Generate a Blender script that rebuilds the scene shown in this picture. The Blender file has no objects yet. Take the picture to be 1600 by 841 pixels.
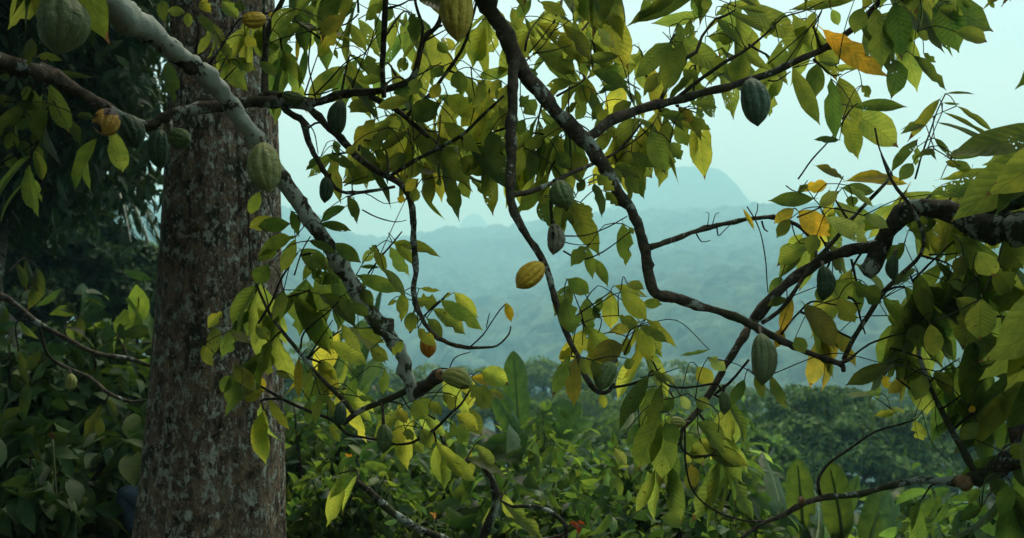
import bpy, math, random
import numpy as np
from mathutils import Vector, noise as mnoise
random.seed(7); RNG = np.random.default_rng(11)
sc = bpy.context.scene
C = sc.collection
# ------------------------------------------------------------------ camera, world, sun
F = 1715.0; CAMZ = 1.6
PITCH = math.atan(29.5/F)
cam = bpy.data.cameras.new('camera'); co = bpy.data.objects.new('camera', cam); C.objects.link(co)
co.location = (0, 0, CAMZ); co.rotation_euler = (math.pi/2+PITCH, 0, 0)
cam.sensor_width = 36; cam.lens = 36*F/1600; cam.clip_end = 12000; cam.clip_start = 0.05
cam.dof.use_dof = True; cam.dof.focus_distance = 4.15; cam.dof.aperture_fstop = 4.0
sc.camera = co
sc.view_settings.view_transform = 'Standard'; sc.view_settings.look = 'None'
sc.view_settings.exposure = 0.88; sc.view_settings.gamma = 1.0; sc.view_settings.use_curve_mapping = False
SUN_EL, SUN_AZ = math.radians(58), math.radians(20)       # high, veiled, slightly behind the hills
w = bpy.data.worlds.new("World"); sc.world = w; w.use_nodes = True
nt = w.node_tree; nt.nodes.clear()
def N(t, nt, **k):
    n = nt.nodes.new(t)
    for a, b in k.items(): setattr(n, a, b)
    return n
wo = N('ShaderNodeOutputWorld', nt)
sky = N('ShaderNodeTexSky', nt, sky_type='NISHITA', sun_disc=False, sun_elevation=SUN_EL, sun_rotation=SUN_AZ)
bg = N('ShaderNodeBackground', nt); bg.inputs[1].default_value = 0.11
nt.links.new(sky.outputs[0], bg.inputs[0])
bg2 = N('ShaderNodeBackground', nt); bg2.inputs[1].default_value = 1.0      # the closed cloud deck
tc = N('ShaderNodeTexCoord', nt); mp = N('ShaderNodeMapping', nt); mp.inputs['Scale'].default_value = (1.6, 1.6, 5)
nz = N('ShaderNodeTexNoise', nt); nz.inputs['Scale'].default_value = 1.3; nz.inputs['Detail'].default_value = 4; nz.inputs['Roughness'].default_value = .45
cr = N('ShaderNodeValToRGB', nt)
cr.color_ramp.elements[0].position = .34; cr.color_ramp.elements[0].color = (.44, .61, .62, 1)
cr.color_ramp.elements[1].position = .66; cr.color_ramp.elements[1].color = (.67, .77, .77, 1)
nt.links.new(tc.outputs['Generated'], mp.inputs[0]); nt.links.new(mp.outputs[0], nz.inputs[0]); nt.links.new(nz.outputs[0], cr.inputs[0]); nt.links.new(cr.outputs[0], bg2.inputs[0])
mxw = N('ShaderNodeMixShader', nt); mxw.inputs[0].default_value = .85
nt.links.new(bg.outputs[0], mxw.inputs[1]); nt.links.new(bg2.outputs[0], mxw.inputs[2]); nt.links.new(mxw.outputs[0], wo.inputs[0])
sl = bpy.data.lights.new('sun', 'SUN'); so = bpy.data.objects.new('sun', sl); C.objects.link(so)
sl.energy = 1.5; sl.angle = math.radians(25); sl.color = (1, .94, .78)
sd = Vector((math.sin(SUN_AZ)*math.cos(SUN_EL), math.cos(SUN_AZ)*math.cos(SUN_EL), math.sin(SUN_EL)))
so.rotation_euler = sd.to_track_quat('Z', 'Y').to_euler()
cy = sc.cycles
cy.max_bounces = 7; cy.diffuse_bounces = 3; cy.glossy_bounces = 2; cy.transmission_bounces = 5; cy.transparent_max_bounces = 10; cy.volume_bounces = 3
cy.use_denoising = True; cy.caustics_reflective = False; cy.caustics_refractive = False
cy.sample_clamp_indirect = 4
# ------------------------------------------------------------------ projection helpers
SP, CP = math.sin(PITCH), math.cos(PITCH)
def P(x, y, d):
    """photo pixel (1600 px wide) at depth d metres -> world point"""
    u = (x-800)/F*d; v = (420.5-y)/F*d
    return np.array([u, d*CP-v*SP, CAMZ+d*SP+v*CP])
# ------------------------------------------------------------------ terrain height
def smooth(a, b, x):
    t = np.clip((x-a)/(b-a), 0, 1); return t*t*(3-2*t)
def hash2(i, j, k=0):
    s = np.sin(i*127.1+j*311.7+k*74.7)*43758.5453
    return s-np.floor(s)
def vnoise(x, y, k=0):
    xi = np.floor(x); yi = np.floor(y); fx = x-xi; fy = y-yi
    fx = fx*fx*(3-2*fx); fy = fy*fy*(3-2*fy)
    return (hash2(xi, yi, k)*(1-fx)+hash2(xi+1, yi, k)*fx)*(1-fy)+(hash2(xi, yi+1, k)*(1-fx)+hash2(xi+1, yi+1, k)*fx)*fy
def fbm(x, y, o=4, k=0):
    r = 0; a = .5
    for i in range(o):
        r = r+a*vnoise(x*2**i, y*2**i, k+i); a *= .5
    return r
def crowns(x, y, s, k=0):
    """domed tree-crown bumps, 0..1"""
    X = x/s; Y = y/s; xi = np.floor(X); yi = np.floor(Y); best = np.full(X.shape, 9.)
    hh = np.zeros(X.shape)
    for di in (-1, 0, 1):
        for dj in (-1, 0, 1):
            px = xi+di+hash2(xi+di, yi+dj, k); py = yi+dj+hash2(xi+di, yi+dj, k+5)
            dd = (px-X)**2+(py-Y)**2
            m = dd < best
            hh = np.where(m, hash2(xi+di, yi+dj, k+9), hh); best = np.minimum(best, dd)
    return np.sqrt(np.clip(1-best*1.3, 0, 1))*(.45+.55*hh)
RIDGE = np.array([(-900,330),(-300,350),(300,322),(430,333),(500,350),(560,382),(620,387),(680,375),(700,368),(725,373),(800,366),(900,352),(985,348),(1200,338),(1600,322),(2300,330),(2600,360)], float)
MOUNT = np.array([(-900,480),(800,420),(860,378),(920,345),(970,310),(1005,284),(1030,269),(1052,261),(1066,258),(1095,258),(1120,262),(1138,272),(1155,290),(1170,310),(1190,330),(1240,343),(1330,350),(1500,340),(2000,400)], float)
PEAK = np.array([(600,470),(690,385),(708,373),(717,354),(724,341),(732,333),(741,331),(750,333),(758,343),(766,357),(777,373),(800,390),(900,470)], float)
def height(x, y, bumps=True):
    r = np.hypot(x, y)+1e-6; az = np.arctan2(x, y)
    px = 800+F*np.tan(np.clip(az, -.9, .9))
    cosaz = np.cos(np.clip(az, -.9, .9))
    # home slope: level round the camera, falling into the valley ahead, rising behind
    yy = y+.3*np.clip(x, -2, 6)
    near = np.where(yy > 5.5, -.33*(np.sqrt((yy-5.5)**2+4)-2), 0)
    near = np.where(yy < -3, -(yy+3)*.25, near)
    near = near + .10*(fbm(x*.7, y*.7, 3)-.45)*smooth(3, 9, r)+1.2*(fbm(x*.05, y*.05, 3, 3)-.45)*smooth(15, 60, r)
    valley = -88+10*(fbm(x*.004, y*.004, 3, 8)-.5)
    h = np.maximum(near, valley)
    fwd = (np.cos(az) > 0)
    def layer(tab, R, front, back):
        e = np.interp(px, tab[:, 0], tab[:, 1]); H = CAMZ+(450-e)/F*R*cosaz*1.0
        q = r*cosaz   # depth
        return H-np.where(q < R, (R-q)*front, (q-R)*back)
    nn = fbm(x*.006, y*.006, 4, 20)-.47
    nn2 = fbm(x*.0022, y*.0022, 4, 30)-.47
    mid = smooth(350, 750, r)*(1-smooth(1350, 1480, r*cosaz))
    L1 = layer(RIDGE, 1500, .108, .3)+(26*nn+55*nn2)*mid
    L2 = layer(MOUNT, 1850, .5, .5)
    L3 = layer(PEAK, 2500, 1.2, 1.2)
    h = np.where(fwd, np.maximum.reduce([h, L1, L2+3*nn, L3]), h)
    if bumps:
        far = smooth(150, 350, r)
        h = h+far*(1-.75*smooth(1600, 1750, r))*(14*crowns(x, y, 15)+4*crowns(x+50, y, 7, 3)+2*fbm(x*.2, y*.2, 2))
    return h
def H(x, y): return float(height(np.array([float(x)]), np.array([float(y)]), False)[0])
# ------------------------------------------------------------------ object helpers
def tag(o, label=None, cat=None, group=None, kind=None):
    if label: o['label'] = label
    if cat: o['category'] = cat
    if group: o['group'] = group
    if kind: o['kind'] = kind
    return o
def empty(name, loc, label, cat, group=None, rz=0):
    o = bpy.data.objects.new(name, None); C.objects.link(o); o.location = tuple(loc); o.rotation_euler = (0, 0, rz)
    o.empty_display_size = .1
    return tag(o, label, cat, group)
def mesh(name, V, Q, mat, parent=None, smooth_=True, uv=None, col=None, tris=None):
    """V (n,3) world (or local to parent) coords; Q (m,4) quads; tris optional (k,3)"""
    V = np.asarray(V, np.float32).reshape(-1, 3)
    Q = np.asarray(Q, np.int32).reshape(-1, 4)
    T = np.zeros((0, 3), np.int32) if tris is None else np.asarray(tris, np.int32).reshape(-1, 3)
    me = bpy.data.meshes.new(name)
    me.vertices.add(len(V)); me.vertices.foreach_set('co', V.ravel())
    nl = len(Q)*4+len(T)*3
    me.loops.add(nl); li = np.concatenate([Q.ravel(), T.ravel()]); me.loops.foreach_set('vertex_index', li)
    me.polygons.add(len(Q)+len(T))
    ls = np.concatenate([np.arange(len(Q))*4, len(Q)*4+np.arange(len(T))*3]).astype(np.int32)
    me.polygons.foreach_set('loop_start', ls)
    me.polygons.foreach_set('use_smooth', np.full(len(Q)+len(T), smooth_))
    if uv is not None:
        u = me.uv_layers.new(name='UVMap'); u.data.foreach_set('uv', np.asarray(uv, np.float32)[li].ravel())
    if col is not None:
        c = me.color_attributes.new('Col', 'FLOAT_COLOR', 'POINT'); c.data.foreach_set('color', np.asarray(col, np.float32).ravel())
    me.update(calc_edges=True); me.validate()
    if mat: me.materials.append(mat)
    o = bpy.data.objects.new(name, me); C.objects.link(o)
    if parent is not None:
        o.parent = parent
        if V.size and getattr(parent, 'type', '') is not None:
            o.matrix_parent_inverse.identity()
    return o
class Buf:
    """collects quads for one mesh"""
    def __init__(s): s.v = []; s.q = []; s.t = []; s.uv = []; s.col = []; s.n = 0; s.mq = []; s.mt = []; s.cur = 0
    def add(s, V, Q, uv=None, col=None, T=None):
        V = np.asarray(V, float).reshape(-1, 3); s.v.append(V)
        s.q.append(np.asarray(Q, int).reshape(-1, 4)+s.n); s.mq += [s.cur]*len(s.q[-1])
        if T is not None: s.t.append(np.asarray(T, int).reshape(-1, 3)+s.n); s.mt += [s.cur]*len(s.t[-1])
        s.uv.append(np.zeros((len(V), 2)) if uv is None else uv)
        s.col.append(np.ones((len(V), 4)) if col is None else col); s.n += len(V)
    def build(s, name, mat, parent=None, smooth_=True, origin=None, mat2=None):
        V = np.concatenate(s.v); 
        if origin is not None: V = V-np.asarray(origin)
        o = mesh(name, V, np.concatenate(s.q), mat, parent, smooth_, np.concatenate(s.uv), np.concatenate(s.col), np.concatenate(s.t) if s.t else None)
        if any(s.mq) or any(s.mt):
            o.data.materials.append(mat2); mi = np.array(s.mq+s.mt, np.int32)
            if len(mi) == len(o.data.polygons): o.data.polygons.foreach_set('material_index', mi)
        return o
def copy_tree(o, parent=None):
    c = o.copy(); C.objects.link(c); c.parent = parent
    for ch in o.children: copy_tree(ch, c)
    return c
# ------------------------------------------------------------------ materials
def newmat(name):
    m = bpy.data.materials.new(name); m.use_nodes = True; m.node_tree.nodes.clear()
    return m, m.node_tree
def mixc(nt, fac, a, b, mode='MIX'):
    n = N('ShaderNodeMix', nt, data_type='RGBA', blend_type=mode)
    for s, v in ((0, fac), (6, a), (7, b)):
        if isinstance(v, (int, float, tuple)): n.inputs[s].default_value = v
        else: nt.links.new(v, n.inputs[s])
    return n.outputs[2]
def math_(nt, op, a, b=None, c=None):
    n = N('ShaderNodeMath', nt, operation=op)
    for i, v in enumerate((a, b, c)):
        if v is None: continue
        if isinstance(v, (int, float)): n.inputs[i].default_value = v
        else: nt.links.new(v, n.inputs[i])
    return n.outputs[0]
def ramp(nt, src, stops):
    n = N('ShaderNodeValToRGB', nt); nt.links.new(src, n.inputs[0]); e = n.color_ramp.elements
    while len(e) < len(stops): e.new(.5)
    for k, (p, c) in enumerate(stops):
        e[k].position = p; e[k].color = (c, c, c, 1) if isinstance(c, (int, float)) else (*c, 1)
    return n.outputs[0]
def noise_(nt, vec, scale, detail=4, rough=.55, dist=0):
    n = N('ShaderNodeTexNoise', nt); n.inputs['Scale'].default_value = scale; n.inputs['Detail'].default_value = detail
    n.inputs['Roughness'].default_value = rough; n.inputs['Distortion'].default_value = dist
    if vec is not None: nt.links.new(vec, n.inputs['Vector'])
    return n.outputs[0]
def leaf_mat(name, trans=.68, rough=.42, veins=True, holes=True, boost=4.8):
    m, nt = newmat(name); L = nt.links.new
    out = N('ShaderNodeOutputMaterial', nt)
    col = N('ShaderNodeVertexColor', nt); col.layer_name = 'Col'
    tc = N('ShaderNodeTexCoord', nt); geo = N('ShaderNodeNewGeometry', nt)
    uv = N('ShaderNodeSeparateXYZ', nt); L(tc.outputs['UV'], uv.inputs[0])
    base = col.outputs[0]; rnd = col.outputs[1]
    nz = noise_(nt, tc.outputs['Object'], 14, 5, .65)
    base = mixc(nt, 1.0, base, ramp(nt, nz, [(.3, (.55, .66, .7)), (.7, (1.5, 1.28, 1.1))]), 'MULTIPLY')
    p = N('ShaderNodeBsdfPrincipled', nt); p.inputs['Roughness'].default_value = rough; p.inputs['Specular IOR Level'].default_value = .22
    tr = N('ShaderNodeBsdfTranslucent', nt)
    tcol = mixc(nt, 1.0, base, (boost*1.10, boost*1.0, boost*.52, 1), 'MULTIPLY')
    if veins:
        tipn = math_(nt, 'ADD', uv.outputs[0], math_(nt, 'MULTIPLY', math_(nt, 'SUBTRACT', noise_(nt, tc.outputs['Object'], 30, 3), .5), .5))
        tip = math_(nt, 'MULTIPLY', math_(nt, 'GREATER_THAN', tipn, .93), math_(nt, 'GREATER_THAN', rnd, .5))
        base = mixc(nt, tip, base, (.10, .06, .025, 1)); tcol = mixc(nt, tip, tcol, (.16, .09, .03, 1))
        v = math_(nt, 'ABSOLUTE', math_(nt, 'SUBTRACT', uv.outputs[1], .5))       # 0 on the midrib, .5 on the edge
        mid = math_(nt, 'LESS_THAN', v, .018)
        ph = math_(nt, 'SUBTRACT', math_(nt, 'MULTIPLY', uv.outputs[0], 11.0), math_(nt, 'MULTIPLY', math_(nt, 'POWER', v, .8), 3.4))
        tri = math_(nt, 'PINGPONG', ph, .5)                                       # side veins arching to the edge
        sv = math_(nt, 'LESS_THAN', tri, .05)
        vein = math_(nt, 'MAXIMUM', mid, math_(nt, 'MULTIPLY', sv, .6))
        tcol = mixc(nt, vein, tcol, mixc(nt, 1.0, tcol, (.68, .7, .72, 1), 'MULTIPLY'))
        base = mixc(nt, vein, base, mixc(nt, 1.0, base, (1.35, 1.3, 1.3, 1), 'MULTIPLY'))
        sp = noise_(nt, tc.outputs['Object'], 26, 2)                               # brown age spots
        spm = math_(nt, 'MULTIPLY', math_(nt, 'GREATER_THAN', sp, .73), .7)
        base = mixc(nt, spm, base, (.07, .045, .02, 1)); tcol = mixc(nt, spm, tcol, (.12, .07, .02, 1))
        bp = N('ShaderNodeBump', nt); bp.inputs['Strength'].default_value = .4; bp.inputs['Distance'].default_value = .003
        L(math_(nt, 'POWER', math_(nt, 'MULTIPLY', tri, 2), .6), bp.inputs['Height']); L(bp.outputs[0], p.inputs['Normal']); L(bp.outputs[0], tr.inputs['Normal'])
    L(base, p.inputs['Base Color']); L(tcol, tr.inputs['Color'])
    mx = N('ShaderNodeMixShader', nt); mx.inputs[0].default_value = trans; L(p.outputs[0], mx.inputs[1]); L(tr.outputs[0], mx.inputs[2])
    last = mx.outputs[0]
    if holes:                                                                     # insect holes eaten through the blade
        vo = N('ShaderNodeTexVoronoi', nt); vo.inputs['Scale'].default_value = 95; vo.inputs['Randomness'].default_value = 1.0; L(tc.outputs['Object'], vo.inputs['Vector'])
        area = noise_(nt, tc.outputs['Object'], 7, 2)
        h = math_(nt, 'MULTIPLY', math_(nt, 'LESS_THAN', vo.outputs['Distance'], math_(nt, 'MULTIPLY', math_(nt, 'SUBTRACT', area, .53), 2.2)), math_(nt, 'GREATER_THAN', noise_(nt, tc.outputs['Object'], 60, 1), .5))
        h = math_(nt, 'MULTIPLY', h, rnd)
        h = math_(nt, 'GREATER_THAN', h, .36)
        tp = N('ShaderNodeBsdfTransparent', nt); m2 = N('ShaderNodeMixShader', nt)
        L(h, m2.inputs[0]); L(last, m2.inputs[1]); L(tp.outputs[0], m2.inputs[2]); last = m2.outputs[0]
    L(last, out.inputs[0])
    return m
M_LEAF = leaf_mat('cocoa_leaf')
M_BACK = leaf_mat('shrub_leaf', trans=.45, rough=.45, veins=False, holes=False, boost=2.9)
M_DARK = leaf_mat('dense_tree_and_shade_leaf', trans=.2, rough=.7, veins=False, holes=False, boost=1.8)  # also darkens the left saplings and undergrowth to stand for shade
M_FROND = leaf_mat('banana_leaf', trans=.45, rough=.4, veins=False, holes=False, boost=2.3)
def banana_mat():
    m = leaf_mat('banana_blade', trans=.42, rough=.4, veins=False, holes=False, boost=2.2)
    nt = m.node_tree; L = nt.links.new
    tc = N('ShaderNodeTexCoord', nt); s = N('ShaderNodeSeparateXYZ', nt); L(tc.outputs['UV'], s.inputs[0])
    wv = math_(nt, 'PINGPONG', math_(nt, 'MULTIPLY', s.outputs[0], 46), .5)
    b = N('ShaderNodeBump', nt); b.inputs['Strength'].default_value = .35; b.inputs['Distance'].default_value = .005; L(wv, b.inputs['Height'])
    for n in nt.nodes:
        if n.type in ('BSDF_PRINCIPLED', 'BSDF_TRANSLUCENT'): L(b.outputs[0], n.inputs['Normal'])
    return m
M_BANANA = banana_mat()
def bark_mat(name, base, dark, lichen, lamt, moss, mamt, stretch=(1, 1, 1), lscale=9, bump=.012, fiss=14, gather=.7):
    m, nt = newmat(name); L = nt.links.new
    out = N('ShaderNodeOutputMaterial', nt); p = N('ShaderNodeBsdfPrincipled', nt); p.inputs['Roughness'].default_value = .85; p.inputs['Specular IOR Level'].default_value = .2
    tc = N('ShaderNodeTexCoord', nt); mp = N('ShaderNodeMapping', nt); mp.inputs['Scale'].default_value = stretch; L(tc.outputs['Object'], mp.inputs[0])
    n1 = noise_(nt, mp.outputs[0], fiss, 6, .65, .4); n2 = noise_(nt, mp.outputs[0], fiss*4, 4, .6)
    c = mixc(nt, ramp(nt, n1, [(.36, 0.), (.62, 1.)]), dark, base)
    c = mixc(nt, 1.0, c, ramp(nt, n2, [(.3, (.6, .6, .6)), (.7, (1.4, 1.35, 1.3))]), 'MULTIPLY')
    n3 = noise_(nt, tc.outputs['Object'], 2.6, 4, .6)
    c = mixc(nt, math_(nt, 'MULTIPLY', ramp(nt, n3, [(.62-.3*mamt, 0.), (.74-.3*mamt, 1.)]), .85), c, moss)
    n4 = noise_(nt, mp.outputs[0], lscale, 7, .68, .25); n5 = noise_(nt, tc.outputs['Object'], lscale*.28, 3); nf = noise_(nt, tc.outputs['Object'], lscale*6, 4, .7)
    lm = math_(nt, 'ADD', n4, math_(nt, 'MULTIPLY', math_(nt, 'SUBTRACT', n5, .5), gather))
    lm = math_(nt, 'ADD', lm, math_(nt, 'MULTIPLY', math_(nt, 'SUBTRACT', nf, .5), .22))
    msk = ramp(nt, lm, [(.70-.28*lamt, 0.), (.74-.28*lamt, 1.)])
    lc = mixc(nt, n2, lichen, (lichen[0]*.5, lichen[1]*.55, lichen[2]*.5, 1))
    c = mixc(nt, msk, c, lc)
    L(c, p.inputs['Base Color'])
    hgt = math_(nt, 'ADD', math_(nt, 'ADD', n1, math_(nt, 'MULTIPLY', n2, .35)), math_(nt, 'MULTIPLY', msk, .15))
    b = N('ShaderNodeBump', nt); b.inputs['Strength'].default_value = .9; b.inputs['Distance'].default_value = bump; L(hgt, b.inputs['Height']); L(b.outputs[0], p.inputs['Normal'])
    L(p.outputs[0], out.inputs[0])
    return m
M_TRUNK = bark_mat('forest_tree_bark', (.29, .20, .135, 1), (.035, .027, .02, 1), (.60, .57, .48, 1), .56, (.03, .035, .018, 1), .3, (1, 1, .6), 58, .06, 19)
M_PALE = bark_mat('lichened_bark', (.085, .07, .05, 1), (.02, .017, .012, 1), (.52, .54, .48, 1), .98, (.05, .055, .02, 1), .4, (1, 1, 1), 10, .008, 24)
M_MIX = bark_mat('mossy_limb_bark', (.06, .05, .035, 1), (.014, .012, .008, 1), (.42, .45, .40, 1), .55, (.045, .05, .018, 1), .45, (1, 1, 1), 20, .01, 24)
M_BARK = bark_mat('cocoa_bark', (.10, .078, .055, 1), (.022, .018, .014, 1), (.38, .41, .37, 1), .42, (.035, .04, .012, 1), .45, (1, 1, 1), 16, .006, 26)
M_TWIG = bark_mat('twig_bark', (.035, .026, .018, 1), (.01, .008, .006, 1), (.15, .15, .12, 1), .15, (.03, .03, .012, 1), .2, (1, 1, 1), 26, .002, 50)
M_CUT = bark_mat('cut_wood', (.32, .2, .1, 1), (.14, .08, .04, 1), (.3, .25, .2, 1), .1, (.1, .08, .04, 1), .1, (1, 1, 1), 20, .002, 60)
def pod_mat(name, a, b, blotch=None, bamt=0., groove=(.4, .4, .4)):
    m, nt = newmat(name); L = nt.links.new
    out = N('ShaderNodeOutputMaterial', nt); p = N('ShaderNodeBsdfPrincipled', nt); p.inputs['Roughness'].default_value = .55; p.inputs['Specular IOR Level'].default_value = .3
    tc = N('ShaderNodeTexCoord', nt); s = N('ShaderNodeSeparateXYZ', nt); L(tc.outputs['UV'], s.inputs[0])
    tri = math_(nt, 'PINGPONG', math_(nt, 'MULTIPLY', s.outputs[0], 10), .5)
    n1 = noise_(nt, tc.outputs['Object'], 20, 5, .6)
    c = mixc(nt, ramp(nt, n1, [(.35, 0.), (.65, 1.)]), (*a, 1), (*b, 1))
    c = mixc(nt, ramp(nt, tri, [(.0, .75), (.2, 0.)]), c, mixc(nt, 1.0, c, (*groove, 1), 'MULTIPLY'))
    n3 = noise_(nt, tc.outputs['Object'], 130, 3, .6)
    c = mixc(nt, ramp(nt, n3, [(.62, 0.), (.7, .6)]), c, mixc(nt, 1.0, c, (.5, .45, .4, 1), 'MULTIPLY'))
    if blotch:
        n2 = noise_(nt, tc.outputs['Object'], 13, 3, .5, .5)
        c = mixc(nt, ramp(nt, n2, [(.70-bamt*.25, 0.), (.73-bamt*.25, 1.)]), c, (*blotch, 1))
    L(c, p.inputs['Base Color'])
    n4 = math_(nt, 'ADD', noise_(nt, tc.outputs['Object'], 95, 3, .6), math_(nt, 'MULTIPLY', noise_(nt, tc.outputs['Object'], 38, 2), 1.2))
    bp = N('ShaderNodeBump', nt); bp.inputs['Strength'].default_value = 1.0; bp.inputs['Distance'].default_value = .006; L(n4, bp.inputs['Height']); L(bp.outputs[0], p.inputs['Normal'])
    L(p.outputs[0], out.inputs[0]); return m
POD = {
 'pale': pod_mat('pod_pale_green', (.26, .28, .095), (.36, .38, .16), (.12, .11, .05), .15, (.62, .66, .6)),
 'grey': pod_mat('pod_grey_green', (.13, .165, .07), (.20, .235, .11), (.05, .05, .03), .15, (.55, .6, .55)),
 'blue': pod_mat('pod_blue_green', (.085, .15, .095), (.14, .21, .14), (.07, .06, .04), .2, (.5, .55, .55)),
 'green': pod_mat('pod_green', (.085, .13, .04), (.14, .19, .06), (.04, .04, .02), .2, (.55, .55, .5)),
 'dark': pod_mat('pod_dark_green', (.035, .07, .03), (.06, .10, .045), (.02, .02, .015), .2, (.55, .55, .5)),
 'stripe': pod_mat('pod_yellow_green', (.25, .28, .06), (.36, .35, .09), (.12, .09, .03), .15, (.45, .38, .3)),
 'yellow': pod_mat('pod_yellow', (.46, .35, .035), (.58, .45, .07), (.16, .09, .03), .25, (.6, .45, .3)),
 'gold': pod_mat('pod_golden', (.62, .37, .025), (.70, .46, .04), (.12, .06, .03), .1, (.6, .42, .3)),
 'rot': pod_mat('pod_yellow_rot', (.50, .27, .03), (.55, .33, .05), (.03, .018, .014), .85, (.7, .5, .4)),
 'orange': pod_mat('pod_orange', (.50, .17, .012), (.58, .25, .02), (.1, .05, .02), .2, (.45, .3, .25)),
 'brown': pod_mat('pod_grey_brown', (.17, .16, .11), (.27, .26, .19), (.07, .045, .03), .35, (.5, .45, .4)),
}
def simple_mat(name, c, rough=.8):
    m, nt = newmat(name); p = N('ShaderNodeBsdfPrincipled', nt); o = N('ShaderNodeOutputMaterial', nt)
    tc = N('ShaderNodeTexCoord', nt); n = noise_(nt, tc.outputs['Object'], 30, 4)
    cc = mixc(nt, n, (c[0]*.6, c[1]*.6, c[2]*.6, 1), (c[0]*1.4, c[1]*1.4, c[2]*1.4, 1)); nt.links.new(cc, p.inputs['Base Color'])
    p.inputs['Roughness'].default_value = rough; nt.links.new(p.outputs[0], o.inputs[0]); return m
# ------------------------------------------------------------------ leaves
WT = np.array([(-.1,.03),(0,.035),(.05,.22),(.12,.46),(.22,.73),(.34,.92),(.47,1.),(.6,.96),(.72,.79),(.81,.53),(.875,.30),(.93,.12),(1.,.012)])
def norm(a): return a/(np.linalg.norm(a, axis=-1, keepdims=True)+1e-9)
def leaf_geo(buf, base, d, n, L, W, bend, fold, wave, col, rnd, NT=13, damage=0., NS=5, shape=None):
    """base,d,n (M,3); L,W,bend,fold,wave (M,); col (M,3)"""
    base = np.atleast_2d(base); M = len(base)
    d = norm(d); n = norm(n-(n*d).sum(-1, keepdims=True)*d); s = np.cross(d, n)
    tab = WT if shape is None else shape
    if NT == 13: t = tab[:, 0] if len(tab) == 13 else np.linspace(0, 1, 13)
    else: t = np.linspace(0, 1, NT)
    NTt = len(t); wt = np.interp(t, tab[:, 0], tab[:, 1]); wt[-1] = .01
    a = np.where(np.abs(bend) < .02, .02, bend)[:, None]
    L_ = L[:, None]; tt = t[None, :]
    cx = L_*np.sin(a*tt)/a; cz = -L_*(1-np.cos(a*tt))/a
    ctr = base[:, None, :]+cx[..., None]*d[:, None, :]+cz[..., None]*n[:, None, :]
    nn = np.cos(a*tt)[..., None]*n[:, None, :]+np.sin(a*tt)[..., None]*d[:, None, :]
    lat = RNG.normal(0, .07, (M, 1))*L_; tw = RNG.normal(0, .38, (M, 1))*tt; sx = np.repeat(s[:, None, :], NTt, 1)
    ctr = ctr+(lat*tt**2)[..., None]*sx
    s3 = np.cos(tw)[..., None]*sx+np.sin(tw)[..., None]*nn; nn = np.cos(tw)[..., None]*nn-np.sin(tw)[..., None]*sx
    vs = np.linspace(-1, 1, NS)
    ww = np.repeat(wt[None, :, None], M, 0)*np.ones((1, 1, NS))
    dm = np.ones((M, NTt, NS))
    if damage > 0:
        dr = RNG.random((M, NTt, NS)); hit = (dr < .16) & (rnd[:, None, None] < damage) & (np.abs(vs)[None, None, :] > .9)
        dm = np.where(hit, RNG.uniform(.3, .8, dm.shape), dm)
    dm *= 1+RNG.uniform(-.045, .045, dm.shape)
    off = ww*dm*vs[None, None, :]*(W/2)[:, None, None]
    ph = RNG.uniform(0, 6.28, (M, 1, 1)); fr = RNG.uniform(11, 19, (M, 1, 1)); sg = np.sign(vs)[None, None, :]
    up = (np.abs(off)*fold[:, None, None]) + wave[:, None, None]*W[:, None, None]*np.sin(t[None, :, None]*fr+ph+sg*1.3)*(vs**2)[None, None, :]*np.minimum(1, ww*1.5)
    V = ctr[:, :, None, :]+off[..., None]*s3[:, :, None, :]+up[..., None]*nn[:, :, None, :]
    idx = np.arange(M*NTt*NS).reshape(M, NTt, NS)
    Q = np.stack([idx[:, :-1, :-1], idx[:, 1:, :-1], idx[:, 1:, 1:], idx[:, :-1, 1:]], -1).reshape(-1, 4)
    UV = np.stack(np.broadcast_arrays(t[None, :, None], (vs*.5+.5)[None, None, :]*np.ones((M, 1, 1))), -1).reshape(-1, 2)
    Cc = np.concatenate([col, rnd[:, None]], 1)
    Cc = np.repeat(Cc[:, None, :], NTt*NS, 1).reshape(-1, 4)
    buf.add(V.reshape(-1, 3), Q, UV, Cc)
KC = {  # blade colours; p has glossy sheen and s has shade painted in
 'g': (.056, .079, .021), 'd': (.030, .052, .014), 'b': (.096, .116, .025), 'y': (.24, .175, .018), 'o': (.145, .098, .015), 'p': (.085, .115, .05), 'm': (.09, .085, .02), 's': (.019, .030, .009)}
GREEN = [False]                # plants of the undergrowth are a cooler green than the cocoa leaves
def kcol(k, n):
    c = np.array([KC[x] for x in k]); 
    v = RNG.uniform(.75, 1.28, (n, 1)); h = RNG.uniform(-.12, .12, (n, 1))
    c = c*(1 if not GREEN[0] else np.array([.85, 1.18, 1.15]))
    return np.clip(c*v*np.concatenate([1+h, np.ones((n, 1)), 1-h], 1), .002, .8)
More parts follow.
